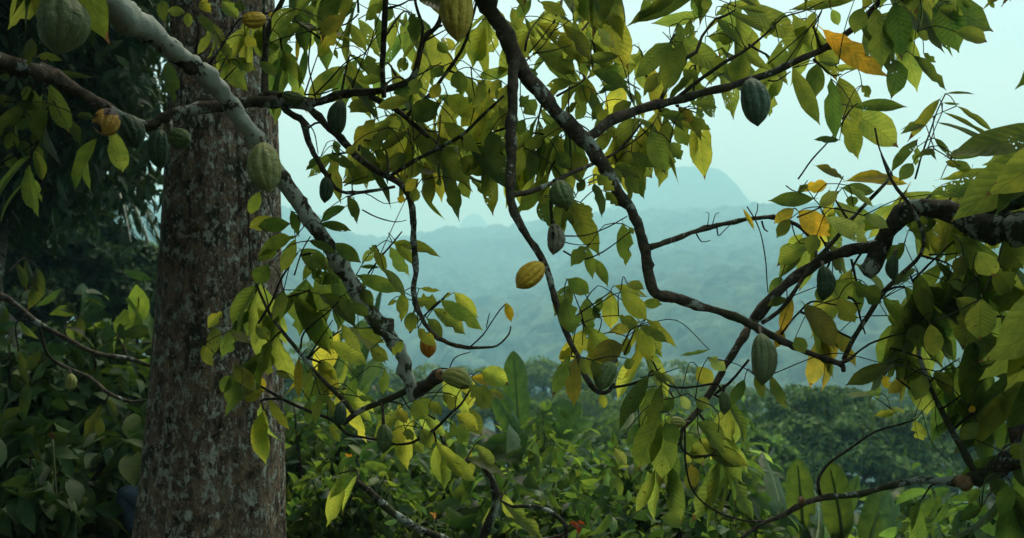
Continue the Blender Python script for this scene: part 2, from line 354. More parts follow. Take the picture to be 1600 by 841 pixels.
def manual_leaves(buf, ox, oy, depth, rows, spread=.35, sc_=3.0025):
    """rows: (bx,by,tx,ty,w,kind) in a x3 detail of the photo whose corner is (ox,oy)"""
    n = len(rows); B = []; T = []; Wd = []
    dd = depth+RNG.uniform(-spread, spread, n)
    for i, (bx, by, tx, ty, w_, k) in enumerate(rows):
        d0 = dd[i]; ln = math.hypot(tx-bx, ty-by)
        dz = random.uniform(-.35, .35)*ln/sc_/F*d0
        B.append(P(ox+bx/sc_, oy+by/sc_, d0)); T.append(P(ox+tx/sc_, oy+ty/sc_, d0+dz)); Wd.append(w_/sc_/F*d0)
    B = np.array(B); T = np.array(T); Wd = np.array(Wd)
    ch = T-B; cl = np.linalg.norm(ch, axis=1); cd = norm(ch)
    view = norm(np.array([0, 0, CAMZ])-B)
    nh = view*1.2+np.array([0, -.1, .4])+RNG.normal(0, .25, (n, 3))
    nh = norm(nh-(nh*cd).sum(-1, keepdims=True)*cd)
    bend = RNG.uniform(.15, .75, n); fo = RNG.uniform(.05, .38, n)
    a2 = bend/2
    d = np.cos(a2)[:, None]*cd+np.sin(a2)[:, None]*nh
    n0 = np.cos(a2)[:, None]*nh-np.sin(a2)[:, None]*cd
    Ln = cl/(np.sin(a2)/a2)
    rnd = RNG.random(n)
    if n > 1:                                              # the thin twigs that carry these leaves, joined base to base
        inn = {0}; buf.cur = 1
        D = np.linalg.norm(B[:, None]-B[None], axis=2)
        while len(inn) < n:
            i, j = min(((i, j) for i in inn for j in range(n) if j not in inn), key=lambda e: D[e])
            inn.add(j); a_, b_ = B[i], B[j]; m_ = (a_+b_)/2+np.array([0, 0, .12*D[i, j]])+RNG.normal(0, .06*D[i, j]+.001, 3)
            tube(buf, [(*a_, .0022), (*m_, .0019), (*b_, .0016)], 5, .03, .1, seed=i+j)
        buf.cur = 0
    leaf_geo(buf, B, d, n0, Ln, Wd*.97, bend, fo, RNG.uniform(.01, .045, n), kcol([r[5] for r in rows], n), rnd, damage=.6)
def pick(kinds, n):
    return [random.choice(kinds) for _ in range(n)]
# ------------------------------------------------------------------ tubes (branches)
def catmull(pts, step):
    p = np.array(pts, float)
    if len(p) == 2: p = np.array([p[0], (p[0]+p[1])/2, p[1]])
    p = np.vstack([2*p[0]-p[1], p, 2*p[-1]-p[-2]]); out = []
    for i in range(1, len(p)-2):
        a, b, c, d = p[i-1:i+3]; k = max(2, int(np.linalg.norm((c-b)[:3])/step))
        t = np.linspace(0, 1, k, endpoint=False)[:, None]
        out.append(.5*((2*b)+(-a+c)*t+(2*a-5*b+4*c-d)*t**2+(-a+3*b-3*c+d)*t**3))
    out.append(p[-2][None]); return np.vstack(out)
def tube(buf, pts, seg=10, step=.03, knob=.12, wob=.25, seed=0, cap=True):
    """pts: (x,y,z,r) world"""
    q = catmull(pts, step); ctr = q[:, :3].copy(); r = np.maximum(q[:, 3], .0006); n = len(q)
    arc = np.concatenate([[0], np.cumsum(np.linalg.norm(np.diff(ctr, axis=0), axis=1))])
    for i in range(n):                                     # the branch wanders a little, thicker where it is knotty
        v = mnoise.noise_vector(Vector((arc[i]*5/max(.3, r[i]*40), seed*7.3, 1.7)))
        ctr[i] += np.array(v)*r[i]*wob
        r[i] *= 1+knob*mnoise.noise(Vector((arc[i]*14, seed*3.1, 0)))*1.6
    rk = np.random.default_rng(int(seed)+5); big = float(np.median(r)) > .008
    bumps_ = [(rk.uniform(0, arc[-1]), rk.uniform(0, 6.28), rk.uniform(.2, .6), rk.uniform(.5, 1.1)) for _ in range(int(arc[-1]/.055))] if big else []
    tg = norm(np.gradient(ctr, axis=0)); u = np.cross(tg[0], [0, 0, 1.]); 
    if np.linalg.norm(u) < .1: u = np.cross(tg[0], [1., 0, 0])
    u = norm(u); rings = []; uvs = []
    ang = np.linspace(0, 2*math.pi, seg, endpoint=False)
    for i in range(n):
        u = norm(u-np.dot(u, tg[i])*tg[i]); v = np.cross(tg[i], u)
        rr = np.array([r[i]*(1+knob*1.4*mnoise.noise(Vector((math.cos(a)*1.3+seed, math.sin(a)*1.3, arc[i]*9/max(.25, r[i]*25))))) for a in ang])
        for (ba, bt, bh, bs) in bumps_:
            q_ = (arc[i]-ba)/(r[i]*bs)
            if abs(q_) < 2.5:
                da = (ang-bt+math.pi) % (2*math.pi)-math.pi; rr = rr+r[i]*bh*np.exp(-q_*q_)*np.exp(-(da/.55)**2)
        rings.append(ctr[i]+rr[:, None]*(np.cos(ang)[:, None]*u+np.sin(ang)[:, None]*v))
        uvs.append(np.stack([ang/6.283, np.full(seg, arc[i])], 1))
    V = np.vstack(rings); idx = np.arange(n*seg).reshape(n, seg); nx = np.roll(idx, -1, 1)
    Q = np.stack([idx[:-1], nx[:-1], nx[1:], idx[1:]], -1).reshape(-1, 4)
    T = None; UV = np.vstack(uvs)
    if cap:
        V = np.vstack([V, ctr[0], ctr[-1]+tg[-1]*r[-1]*.25]); a = len(V)-2; b = len(V)-1; UV = np.vstack([UV, [0, 0], [0, 0]])
        T = [(a, (j+1) % seg, j) for j in range(seg)]+[(b, idx[-1][j], idx[-1][(j+1) % seg]) for j in range(seg)]
    buf.add(V, Q, UV, None, T)
def pxpath(rows):
    """(x,y,rpx,depth) photo pixels -> world (x,y,z,r)"""
    return [(*P(x, y, d), r/F*d) for x, y, r, d in rows]
SEED = [0]
def branch(tree, rows, mat, name='branch', seg=11, step=.03, knob=.12, label=None, world=None):
    SEED[0] += 1; b = Buf(); p = (world or [])+pxpath(rows)
    tube(b, p, seg, step, knob, seed=SEED[0])
    o = b.build(name, mat, tree, origin=tree.location)
    if label: o['label'] = label
    return o
def twig(tree, rows, depth, r0=2., r1=1., mat=None, name='twig'):
    n = len(rows); rr = [(x, y, r0+(r1-r0)*i/(n-1), depth if not isinstance(depth, tuple) else depth[0]+(depth[1]-depth[0])*i/(n-1)) for i, (x, y) in enumerate(rows)]
    return branch(tree, rr, mat or M_TWIG, name, 6, .025, .15)
def leaves_on_twig(buf, pts, nl, L, kinds, start=.25, droop=.95, width=.33, fan=1.0, damage=.6):
    """leaves alternate along a twig, spread sideways and hang"""
    p = np.array(pts)[:, :3]; seg = np.linalg.norm(np.diff(p, axis=0), axis=1); cum = np.concatenate([[0], np.cumsum(seg)])/seg.sum()
    t = np.clip(start+(1-start)*(np.arange(nl)+.5)/nl+RNG.uniform(-.04, .04, nl), 0, 1)
    B = np.stack([np.interp(t, cum, p[:, k]) for k in range(3)], 1)
    td = norm(p[-1]-p[max(0, len(p)-3)]); td = np.repeat(td[None], nl, 0)
    side = norm(np.cross(td, np.array([0, 0, 1.]))+1e-4); up = np.cross(side, td)
    ang = np.arange(nl)*2.4+RNG.uniform(-.4, .4, nl)
    rad = side*np.cos(ang)[:, None]+up*np.sin(ang)[:, None]*.5
    d = td*RNG.uniform(.3, .9, (nl, 1))+rad*fan+np.array([0, 0, -1.])*(droop*RNG.uniform(.5, 1.7, (nl, 1))); d[:, 1] *= .55; d = norm(d)
    n = np.array([0, -.9, .7])+RNG.normal(0, .45, (nl, 3))
    Ls = L*RNG.uniform(.65, 1.45, nl); rnd = RNG.random(nl)
    leaf_geo(buf, B, d, n, Ls, Ls*width*RNG.uniform(.8, 1.15, nl), RNG.uniform(.1, .9, nl), RNG.uniform(.1, .45, nl), RNG.uniform(.01, .05, nl), kcol(pick(kinds, nl), nl), rnd, damage=damage)
def spray(tree, a, b, d0, d1, nl, L=.24, kinds='ggb', sag=.1, r=1.6, **k):
    """a twig from pixel a to pixel b with a leaf cluster as its sub-part"""
    if r < 3: nl = max(3, round(nl*.58))
    A = P(*a, d0); B = P(*b, d1); Mi = (A+B)/2+np.array([0, 0, sag*np.linalg.norm(B-A)])+RNG.normal(0, .03, 3)
    pts = [(*A, r/F*d0*1.3), (*Mi, r/F*d0), (*B, r/F*d1*.5)]
    SEED[0] += 1; tb = Buf(); tube(tb, pts, 5, .04, .15, seed=SEED[0])
    t = tb.build('twig', M_TWIG, tree, origin=tree.location)
    lb = Buf(); q = catmull(pts, .05); leaves_on_twig(lb, q, nl, L, kinds, **k)
    lb.build('leaf_cluster', M_LEAF, t, origin=tree.location, mat2=M_TWIG)
    return t
def leafset(tree, ox, oy, depth, rows, spread=.3, label=None, name='leaf_cluster', mat=None):
    b = Buf(); manual_leaves(b, ox, oy, depth, rows, spread)
    o = b.build(name, mat or M_LEAF, tree, origin=tree.location, mat2=M_TWIG)
    if label: o['label'] = label
    return o
#@@SETTING
# ------------------------------------------------------------------ terrain sheet
def build_terrain():
    m, nt = newmat('forested_ground'); L = nt.links.new
    out = N('ShaderNodeOutputMaterial', nt); p = N('ShaderNodeBsdfPrincipled', nt); p.inputs['Roughness'].default_value = .9; p.inputs['Specular IOR Level'].default_value = .1
    g = N('ShaderNodeNewGeometry', nt)
    ln = N('ShaderNodeVectorMath', nt, operation='LENGTH'); L(g.outputs['Position'], ln.inputs[0]); r = ln.outputs['Value']
    n1 = noise_(nt, g.outputs['Position'], .012, 6, .6); n2 = noise_(nt, g.outputs['Position'], .10, 6, .75)
    forest = mixc(nt, ramp(nt, n2, [(.42, 0.), (.58, 1.)]), (.005, .012, .014, 1), (.075, .12, .085, 1))
    n8 = noise_(nt, g.outputs['Position'], .035, 5, .7)
    forest = mixc(nt, 1.0, forest, ramp(nt, n8, [(.35, (.35, .4, .5)), (.65, (1.7, 1.6, 1.4))]), 'MULTIPLY')
    forest = mixc(nt, ramp(nt, n1, [(.4, 0.), (.65, .6)]), forest, (.09, .115, .04, 1))
    sep = N('ShaderNodeSeparateXYZ', nt); L(g.outputs['Normal'], sep.inputs[0])
    cliff = math_(nt, 'MULTIPLY', math_(nt, 'GREATER_THAN', r, 2000), ramp(nt, math_(nt, 'ADD', sep.outputs[2], math_(nt, 'MULTIPLY', n2, .4)), [(.5, .5), (.8, 0.)]))
    forest = mixc(nt, cliff, forest, (.14, .13, .11, 1))
    n3 = noise_(nt, g.outputs['Position'], 7, 6, .7); n4 = noise_(nt, g.outputs['Position'], 1.3, 4)
    lit = mixc(nt, ramp(nt, n3, [(.35, 0.), (.68, 1.)]), (.012, .011, .007, 1), (.06, .042, .024, 1))
    lit = mixc(nt, ramp(nt, n4, [(.5, 0.), (.65, .8)]), lit, (.022, .04, .010, 1))
    mr = N('ShaderNodeMapRange', nt); L(r, mr.inputs[0]); mr.inputs[1].default_value = 14; mr.inputs[2].default_value = 30
    c = mixc(nt, mr.outputs[0], lit, forest); L(c, p.inputs['Base Color'])
    b = N('ShaderNodeBump', nt); b.inputs['Strength'].default_value = .8; b.inputs['Distance'].default_value = 1.6; L(n2, b.inputs['Height'])
    b2 = N('ShaderNodeBump', nt); b2.inputs['Strength'].default_value = .8; b2.inputs['Distance'].default_value = .03; L(n3, b2.inputs['Height']); L(b.outputs[0], b2.inputs['Normal'])
    L(b2.outputs[0], p.inputs['Normal']); L(p.outputs[0], out.inputs[0])
    fine = np.linspace(-33, 33, 560); a1 = np.linspace(33, 327, 70)[1:-1]
    az = np.radians(np.concatenate([fine, a1])); 
    rr = np.concatenate([np.geomspace(.4, 20, 60), np.geomspace(20, 350, 80)[1:], np.linspace(350, 1560, 420)[1:], np.linspace(1560, 4600, 200)[1:]])
    A, R = np.meshgrid(az, rr); X = R*np.sin(A); Y = R*np.cos(A); Z = height(X, Y)
    idx = np.arange(A.size).reshape(A.shape); nx = np.roll(idx, -1, 1)
    Q = np.stack([idx[:-1], idx[1:], nx[1:], nx[:-1]], -1).reshape(-1, 4)[:, ::-1]
    V = np.stack([X, Y, Z], -1).reshape(-1, 3); V = np.vstack([V, [0, 0, float(Z[0].mean())]])
    T = [(len(V)-1, int(nx[0][j]), int(idx[0][j])) for j in range(len(az))]
    o = mesh('terrain', V, Q, m, None, True, tris=T); tag(o, 'wooded ground falling into the valley and rising to far forested hills', 'terrain', kind='structure')
build_terrain()
def build_haze():
    m, nt = newmat('haze_air'); out = N('ShaderNodeOutputMaterial', nt); v = N('ShaderNodeVolumePrincipled', nt)
    v.inputs['Color'].default_value = (.44, .85, 1.0, 1); v.inputs['Density'].default_value = HAZE; v.inputs['Anisotropy'].default_value = .2
    v.inputs['Absorption Color'].default_value = (.45, .9, 1, 1)
    nt.links.new(v.outputs[0], out.inputs['Volume'])
    x0, x1, y0, y1, z0, z1 = -4700, 4700, -4700, 4700, -140, HZTOP
    V = [(x, y, z) for z in (z0, z1) for x, y in ((x0, y0), (x1, y0), (x1, y1), (x0, y1))]
    Q = [(0, 3, 2, 1), (4, 5, 6, 7), (0, 1, 5, 4), (1, 2, 6, 5), (2, 3, 7, 6), (3, 0, 4, 7)]
    b = mesh('haze', V, Q, m, None, False); tag(b, 'pale humid air veiling the far hills', 'haze', kind='stuff')
HAZE = 1.15e-3; HZTOP = 330
build_haze()
GREEN[0] = True
# ------------------------------------------------------------------ background trees (crown of many leaf clumps)
LOZ = np.array([(0, .1), (.3, .8), (.55, 1), (.8, .6), (1, .05)])
def scatter_leaves(buf, ctr, nrm, L, kinds, width=.42, NT=4, NS=3, droop=.35, bright=1.0):
    n = len(ctr); out = norm(nrm+RNG.normal(0, .45, (n, 3)))
    side = norm(np.cross(out, RNG.normal(0, 1, (n, 3))))
    d = norm(side+out*.5+np.array([0, 0, -droop])); Ls = L*RNG.uniform(.6, 1.25, n)
    nn = norm(out*.5+np.array([0, 0, .8])+RNG.normal(0, .3, (n, 3)))
    col = kcol(pick(kinds, n), n)*bright
    leaf_geo(buf, ctr-d*(Ls*.5)[:, None], d, nn, Ls, Ls*width, RNG.uniform(.2, 1., n), RNG.uniform(0, .4, n), np.zeros(n), col, RNG.random(n), NT=NT, NS=NS, shape=LOZ)
def crown_pts(n, R, nclump, cs, flat=.8, seed=1, shell=.75):
    r = np.random.default_rng(seed)
    c = norm(r.normal(0, 1, (nclump, 3))); c[:, 2] = np.where(c[:, 2] < -.45, -c[:, 2]*.6, c[:, 2]); rad = r.uniform(shell, 1.0, (nclump, 1))*r.uniform(.82, 1.1, (nclump, 1))
    cc = c*rad*np.array([R, R, R*flat]); sz = cs*r.uniform(.6, 1.3, nclump)
    k = r.integers(0, nclump, n); dd = norm(r.normal(0, 1, (n, 3))); dd[:, 2] = np.abs(dd[:, 2])*.9-.25
    rr = r.uniform(.55, 1., (n, 1))**.5
    return cc[k]+dd*rr*sz[k][:, None]*np.array([1, 1, .75]), norm(dd), cc
def make_tree(name, label, cat, R, Hh, n, leafL, kinds, seed, nclump=60, cs=None, flat=.8, mat=None, group=None, bright=1.0, shell=.6):
    root = empty(name, (0, 0, 0), label, cat, group)
    p, nr, cc = crown_pts(n, R, nclump, cs or R*.28, flat, seed, shell)
    zc = Hh-R*flat; p = p+np.array([0, 0, zc])
    b = Buf(); scatter_leaves(b, p, nr, leafL, kinds, bright=bright); b.build('crown', mat or M_DARK, root)
    tb = Buf(); SEED[0] += 1; tr = max(.06, R*.06)
    tube(tb, [(0, 0, -.6, tr*1.5), (.1*R, 0, zc*.4, tr), (0, .06*R, zc*.8, tr*.8), (0, 0, zc+R*.3, tr*.3)], 8, .4, .15, seed=SEED[0])
    for i in range(7):
        e = cc[i*3 % len(cc)]*.85+np.array([0, 0, zc]); tube(tb, [(0, 0, zc*.6, tr*.5), (*(e*.5+np.array([0, 0, zc*.35])), tr*.35), (*e, tr*.12)], 6, .4, .1, seed=i)
    tb.build('trunk', M_BARK, root)
    return root
PLACED = []
def place(proto, x, y, z, s, rz, label, group, first):
    o = proto if first else copy_tree(proto)
    o.location = (x, y, z); o.scale = (s, s, s); o.rotation_euler = (0, 0, rz); o['label'] = label
    if group: o['group'] = group
    return o
# the broad tree on the right of the valley edge
def at_top(px, py, depth):    # world x, y, and the height a tree needs so that its top shows at py
    q = P(px, py, depth); return q[0], q[1], q[2]
def hero_tree(px, py, depth, wpx, label, kinds, seed, n, leafL, mat=None, bright=1., flat=.85, nclump=120, cs=None, name='broadleaf_tree', group=None):
    x, y, z = at_top(px, py, depth); g = H(x, y); R = wpx/2/F*depth
    t = make_tree(name, label, 'tree', R, z-g, n, leafL, kinds, seed, nclump, cs or R*.2, flat, mat, group, bright, .7)
    t.location = (x, y, g); return t
hero_tree(1300, 597, 33, 330, 'broad rounded dark green tree behind the banana plants', 'gbd', 5, 42000, .26, M_DARK, bright=1.25, nclump=260)
hero_tree(1490, 640, 38, 240, 'smaller dark tree adjoining the right side of the broad rounded tree', 'gbd', 6, 16000, .30, M_DARK, bright=1.0, nclump=130)
hero_tree(862, 622, 34, 90, 'small round yellow-green tree above the large banana leaf', 'bbg', 7, 9000, .2, M_BACK, 1.25, nclump=70)
hero_tree(1180, 668, 24, 110, 'silvery-leaved small tree just left of the broad rounded tree', 'pgg', 9, 5000, .3, M_BACK, 1.3, nclump=60)
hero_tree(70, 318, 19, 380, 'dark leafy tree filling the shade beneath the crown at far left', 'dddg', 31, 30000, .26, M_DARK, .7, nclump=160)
SPEC = [  # px, top py, depth, width px, proto, label
 (850, 556, 75, 150, 0, 'pale hazy tree at the top of the valley edge left of centre'),
 (960, 560, 70, 150, 1, 'hazy round tree on the valley edge below the drooping bent branch tip'),
 (1065, 572, 62, 140, 2, 'hazy tree on the valley edge between the leaf sprays and the dark hanging leaves'),
 (750, 572, 66, 130, 1, 'hazy tree showing behind the upright banana leaf'),
 (660, 580, 60, 150, 2, 'hazy tree behind the stub of the lichened diagonal branch'),
 (1140, 596, 52, 110, 0, 'mid-green tree on the valley edge left of the big hanging grey-green pod'),
 (920, 596, 46, 140, 2, 'olive tree standing in front of the hazy valley edge trees'),
 (1010, 606, 42, 150, 0, 'olive tree behind the long drooping dark leaves'),
 (780, 606, 44, 120, 1, 'green tree left of the small round yellow-green tree'),
 (560, 560, 55, 170, 0, 'hazy tree showing under the lower end of the diagonal branch'),
 (480, 545, 50, 150, 2, 'hazy tree beside the right edge of the big trunk'),
 (1430, 590, 90, 200, 1, 'distant tree behind the dark leaves at right'),
 (1560, 600, 80, 220, 0, 'distant tree low behind the right-hand cocoa foliage'),
 (1100, 645, 30, 120, 1, 'green tree below the small striped pod'),
 (960, 640, 28, 130, 0, 'green tree behind the light leaf bushes in the centre'),
 (180, 368, 34, 190, 1, 'olive-green tree beneath the dark crown at left'),
 (90, 380, 30, 170, 2, 'dull green tree low beneath the dark crown at far left'),
 (235, 380, 50, 90, 0, 'hazy green tree just left of the big trunk'),
 (20, 400, 28, 160, 0, 'dark green tree at the left edge behind the cocoa bushes'),
]
protos = [make_tree('valley_tree', 'tree', 'tree', 4, 9, 9000, .42, 'gbg', 21, 90, 1.0, .8, M_BACK, None, 1.0),
          make_tree('valley_tree', 'tree', 'tree', 4, 8.5, 9000, .40, 'ggb', 22, 80, 1.1, .75, M_BACK, None, .9),
          make_tree('valley_tree', 'tree', 'tree', 4, 10, 8000, .45, 'bbg', 23, 60, 1.2, .85, M_BACK, None, .85)]
hs = [9, 8.5, 10]; used = [False]*3
for i, (px, py, dep, wpx, k, lab) in enumerate(SPEC):
    x, y, z = at_top(px, py, dep); s = wpx/2/F*dep/4*1.0
    place(protos[k], x, y, z-hs[k]*s, s, i*1.7, lab, 'trees on the slope below', not used[k]); used[k] = True
# ------------------------------------------------------------------ dark dense tree at left
def dark_tree():
    root = empty('mango_tree', (-5.6, 12.5, H(-5.6, 12.5)), 'large dark dense-leaved tree filling the upper left corner', 'tree')
    r = np.random.default_rng(4); g = H(-5.6, 12.5); C0 = []; 
    # clumps fill the region seen at upper left, and the rest of the crown around it
    while len(C0) < 1000:
        x, y, z = r.uniform(-10.8, -1.6), r.uniform(9.0, 16.5), r.uniform(1.7, 9.5)
        e = ((x+6.2)/4.6)**2+((y-12.7)/4.2)**2+((z-6.2)/3.9)**2
        px = 800+F*x/y; py = 450-F*(z-CAMZ)/y
        edge = 228-max(0, py-230)*.2+14*math.sin(py*.05)
        if e > 1.0 or px > edge: continue
        if py > 350+70*max(0, 1-px/150)+20*math.sin(px*.06): continue
        C0.append((x, y, z))
    C0 = np.array(C0); n = 95000; k = r.integers(0, len(C0), n)
    dd = norm(r.normal(0, 1, (n, 3))); p = C0[k]+dd*r.uniform(.1, .62, (n, 1))
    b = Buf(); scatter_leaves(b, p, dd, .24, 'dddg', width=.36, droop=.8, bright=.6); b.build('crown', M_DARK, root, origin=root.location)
    tb = Buf(); tube(tb, [(-6.4, 12.9, g-.5, .4), (-6.3, 12.8, g+2.5, .3), (-6.5, 12.7, g+6, .25), (-6.3, 12.7, g+9, .1)], 12, .2, .1, seed=3)
    for i in range(16):
        c = C0[i*17 % len(C0)]; tube(tb, [(-6.3, 12.8, g+3+i*.25, .12), (*((c+np.array([-6.3, 12.8, g+4]))/2+[0, 0, .5]), .07), (*c, .02)], 6, .2, .1, seed=i)
    tb.build('trunk', M_BARK, root, origin=root.location)
dark_tree()
def unseen_shade_trees():  # mango tree copies added out of view to darken the left side
    src = [o for o in bpy.data.objects if o.name.startswith('mango_tree')][0]
    for x, y, rz, lab in [(-13.0, 6.0, 1.9, 'unseen dense-leaved tree added beyond the left edge to deepen the shade there'), (-10.5, -2.0, 4.0, 'unseen dense-leaved tree added behind and left of the viewpoint to close in the shade')]:
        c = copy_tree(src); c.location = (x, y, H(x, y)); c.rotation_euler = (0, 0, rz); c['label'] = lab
unseen_shade_trees()
# ------------------------------------------------------------------ palm behind the dark tree
def palm():
    x, y, z = P(168, 300, 20); root = empty('palm_tree', (x, y, H(x, y)), 'palm with drooping brownish fronds between the dark crown and big trunk', 'palm')
    g = H(x, y); tb = Buf(); tube(tb, [(x-.3, y, g-.3, .16), (x-.1, y, (g+z)/2, .12), (x, y, z, .1)], 10, .3, .08, seed=2); tb.build('trunk', M_BARK, root, origin=root.location)
    for i in range(13):
        a = i*2.4+.3; el = .55-.5*((i*7) % 13)/13; b = Buf(); L = random.uniform(.8, 1.25)
        dx, dy = math.cos(a), math.sin(a); pts = []
        for t in np.linspace(0, 1, 12):
            pts.append((x+dx*L*t*.85, y+dy*L*t*.85, z+.15+el*L*t-1.25*L*t*t, .012*(1-t)+.004))
        tube(b, pts, 5, .12, .02, cap=False); q = np.array(pts)[:, :3]; t = np.linspace(.08, 1, 46)
        B = np.stack([np.interp(t, np.linspace(0, 1, 12), q[:, k]) for k in range(3)], 1); B = np.repeat(B, 2, 0); sgn = np.tile([1, -1], 46)[:, None]
        side = np.array([-dy, dx, 0.]); d = norm(side*sgn*.8+np.array([dx, dy, 0])*.5+np.array([0, 0, -.55])+RNG.normal(0, .08, (92, 3)))
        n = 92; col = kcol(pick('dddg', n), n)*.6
        leaf_geo(b, B, d, np.repeat([[0, 0, 1.]], n, 0), np.full(n, .42), np.full(n, .035), np.full(n, .5), np.zeros(n), np.zeros(n), col, RNG.random(n), NT=4, NS=3, shape=LOZ)
        b.build('frond', M_DARK, root, origin=root.location)
palm()
# ------------------------------------------------------------------ banana plants
BT = np.array([(0, .03), (.06, .45), (.15, .8), (.3, .97), (.5, 1), (.7, .95), (.85, .75), (.94, .42), (.98, .2), (1, .02)])
def banana_leaf(root, x, y, z, d, n, L, W, bend, kind, tear=.3, label=None):
    """one broad blade with a stout midrib and wind-torn edges"""
    NTt = 40; t = np.linspace(0, 1, NTt); wt = np.interp(t, BT[:, 0], BT[:, 1]); d = norm(np.array(d, float)); n = np.array(n, float); n = norm(n-np.dot(n, d)*d); s = np.cross(d, n)
    b = Buf(); a = bend if abs(bend) > .02 else .02
    ctr = np.array([x, y, z])+(L*np.sin(a*t)/a)[:, None]*d-(L*(1-np.cos(a*t))/a)[:, None]*n
    nn = np.cos(a*t)[:, None]*n+np.sin(a*t)[:, None]*d; tg = np.cos(a*t)[:, None]*d-np.sin(a*t)[:, None]*n
    col = kcol([kind], 1)[0]
    for sg in (-1, 1):
        # strips between tears: each strip swings by its own amount
        cuts = [0]; 
        while cuts[-1] < NTt-1: cuts.append(min(NTt-1, cuts[-1]+random.choice([3, 5, 8, 13] if random.random() < tear*2 else [13, 20])))
        for i0, i1 in zip(cuts[:-1], cuts[1:]):
            k = np.arange(i0, i1+1); sw = random.uniform(-.25, .5)*tear*2; vs = np.linspace(0, 1, 6)
            ang = .25-sw+(vs[None, :]*-.5)
            offs = (W/2*wt[k])[:, None]*vs[None, :]*(1-.04*hash2(k[:, None], np.zeros((1, 6)), 3))
            V = ctr[k][:, None, :]+(offs*np.cos(ang)*sg)[..., None]*s+(offs*np.sin(ang))[..., None]*nn[k][:, None, :]+(offs*.18)[..., None]*tg[k][:, None, :]
            m = len(k); idx = np.arange(m*6).reshape(m, 6)
            Q = np.stack([idx[:-1, :-1], idx[1:, :-1], idx[1:, 1:], idx[:-1, 1:]], -1).reshape(-1, 4)
            if sg < 0: Q = Q[:, ::-1]
            UV = np.stack(np.broadcast_arrays(t[k][:, None], vs[None, :]), -1).reshape(-1, 2)
            b.add(V.reshape(-1, 3), Q, UV, np.tile([*col, .5], (m*6, 1)))
    o = b.build('leaf', M_BANANA, root, origin=root.location)
    if label: o['label'] = label
    rb = Buf(); tube(rb, [(*(ctr[0]-tg[0]*.35-np.array([0, 0, .05])), .022)]+[(*(ctr[i]-nn[i]*.004), .010*(1-t[i])+.003) for i in range(0, NTt, 6)], 6, .08, .02)
    rb.add(np.zeros((0, 3)), np.zeros((0, 4)))
    r = rb.build('midrib', M_RIB, o, origin=root.location); return o
M_RIB = simple_mat('banana_midrib', (.11, .15, .04), .6)
M_STEM = simple_mat('banana_stem', (.10, .12, .04), .6)
def banana(label, px, depth, leaves, toppx):
    """leaves: (basepx, basepy, tippx, tippy, widthpx, face roll, kind, tear)"""
    x, y, _ = P(px, 800, depth); g = H(x, y); root = empty('banana_plant', (x, y, g), label, 'banana plant', 'banana plants in the undergrowth')
    zt = P(px, toppx, depth)[2]; sb = Buf(); tube(sb, [(x, y, g-.2, .12), (x+.03, y, (g+zt)/2, .1), (x, y, zt, .05)], 12, .15, .05, seed=8); sb.build('stem', M_STEM, root, origin=root.location)
    for bx, by, tx, ty, wp, roll, k, tear in leaves:
        B = P(bx, by, depth+random.uniform(-.3, .3)); T = P(tx, ty, depth+random.uniform(-.5, .5)); d = T-B; L = np.linalg.norm(d)*1.03
        v = norm(np.array([0, 0, CAMZ])-B); s_ = np.cross(norm(d), v); n = v*math.cos(roll)+s_*math.sin(roll)
        banana_leaf(root, *B, d+n*L*.15, n, L, wp/F*depth/max(.35, math.cos(roll)), .35, k, tear)
    return root
banana('banana plant whose upright dark leaf rises in the centre above the bushes', 800, 10.5, [
 (812, 700, 803, 552, 44, .2, 'g', .2), (826, 712, 775, 610, 34, .6, 'g', .5), (815, 715, 905, 632, 62, .35, 'g', .25),
 (800, 720, 925, 668, 40, .8, 'p', .5), (790, 715, 735, 660, 34, .9, 'g', .8), (800, 700, 700, 700, 54, .7, 'g', .8), (820, 715, 905, 720, 66, .8, 'p', .8), (830, 700, 880, 655, 70, .3, 'g', .5)], 715)
banana('banana plant with two broad upright leaves at lower right', 1270, 6.3, [
 (1257, 850, 1247, 722, 46, .15, 'g', .05), (1318, 850, 1305, 742, 50, .3, 'g', .1), (1225, 830, 1196, 706, 26, .9, 'p', .5),
 (1290, 860, 1225, 790, 40, .8, 'p', .6), (1300, 850, 1342, 745, 26, .7, 'b', .2), (1275, 850, 1283, 760, 28, .8, 'p', .3)], 850)
banana('banana plant with a folded pale-edged leaf beneath the long low branch', 1375, 6.5, [
 (1352, 860, 1382, 766, 48, .3, 'g', .15), (1400, 860, 1392, 772, 30, .9, 'p', .5), (1420, 850, 1470, 780, 30, .8, 'g', .6),
 (1385, 870, 1340, 800, 30, .7, 'b', .3)], 850)
banana('banana plant with torn leaves showing left of the diagonal branch stub', 520, 12, [
 (524, 640, 522, 520, 30, .3, 'g', .1), (535, 640, 600, 560, 30, .7, 'p', .5), (520, 640, 575, 500, 36, .7, 'p', .6), (515, 640, 470, 570, 30, .6, 'g', .4), (540, 650, 600, 455, 26, .9, 'd', .8)], 640)
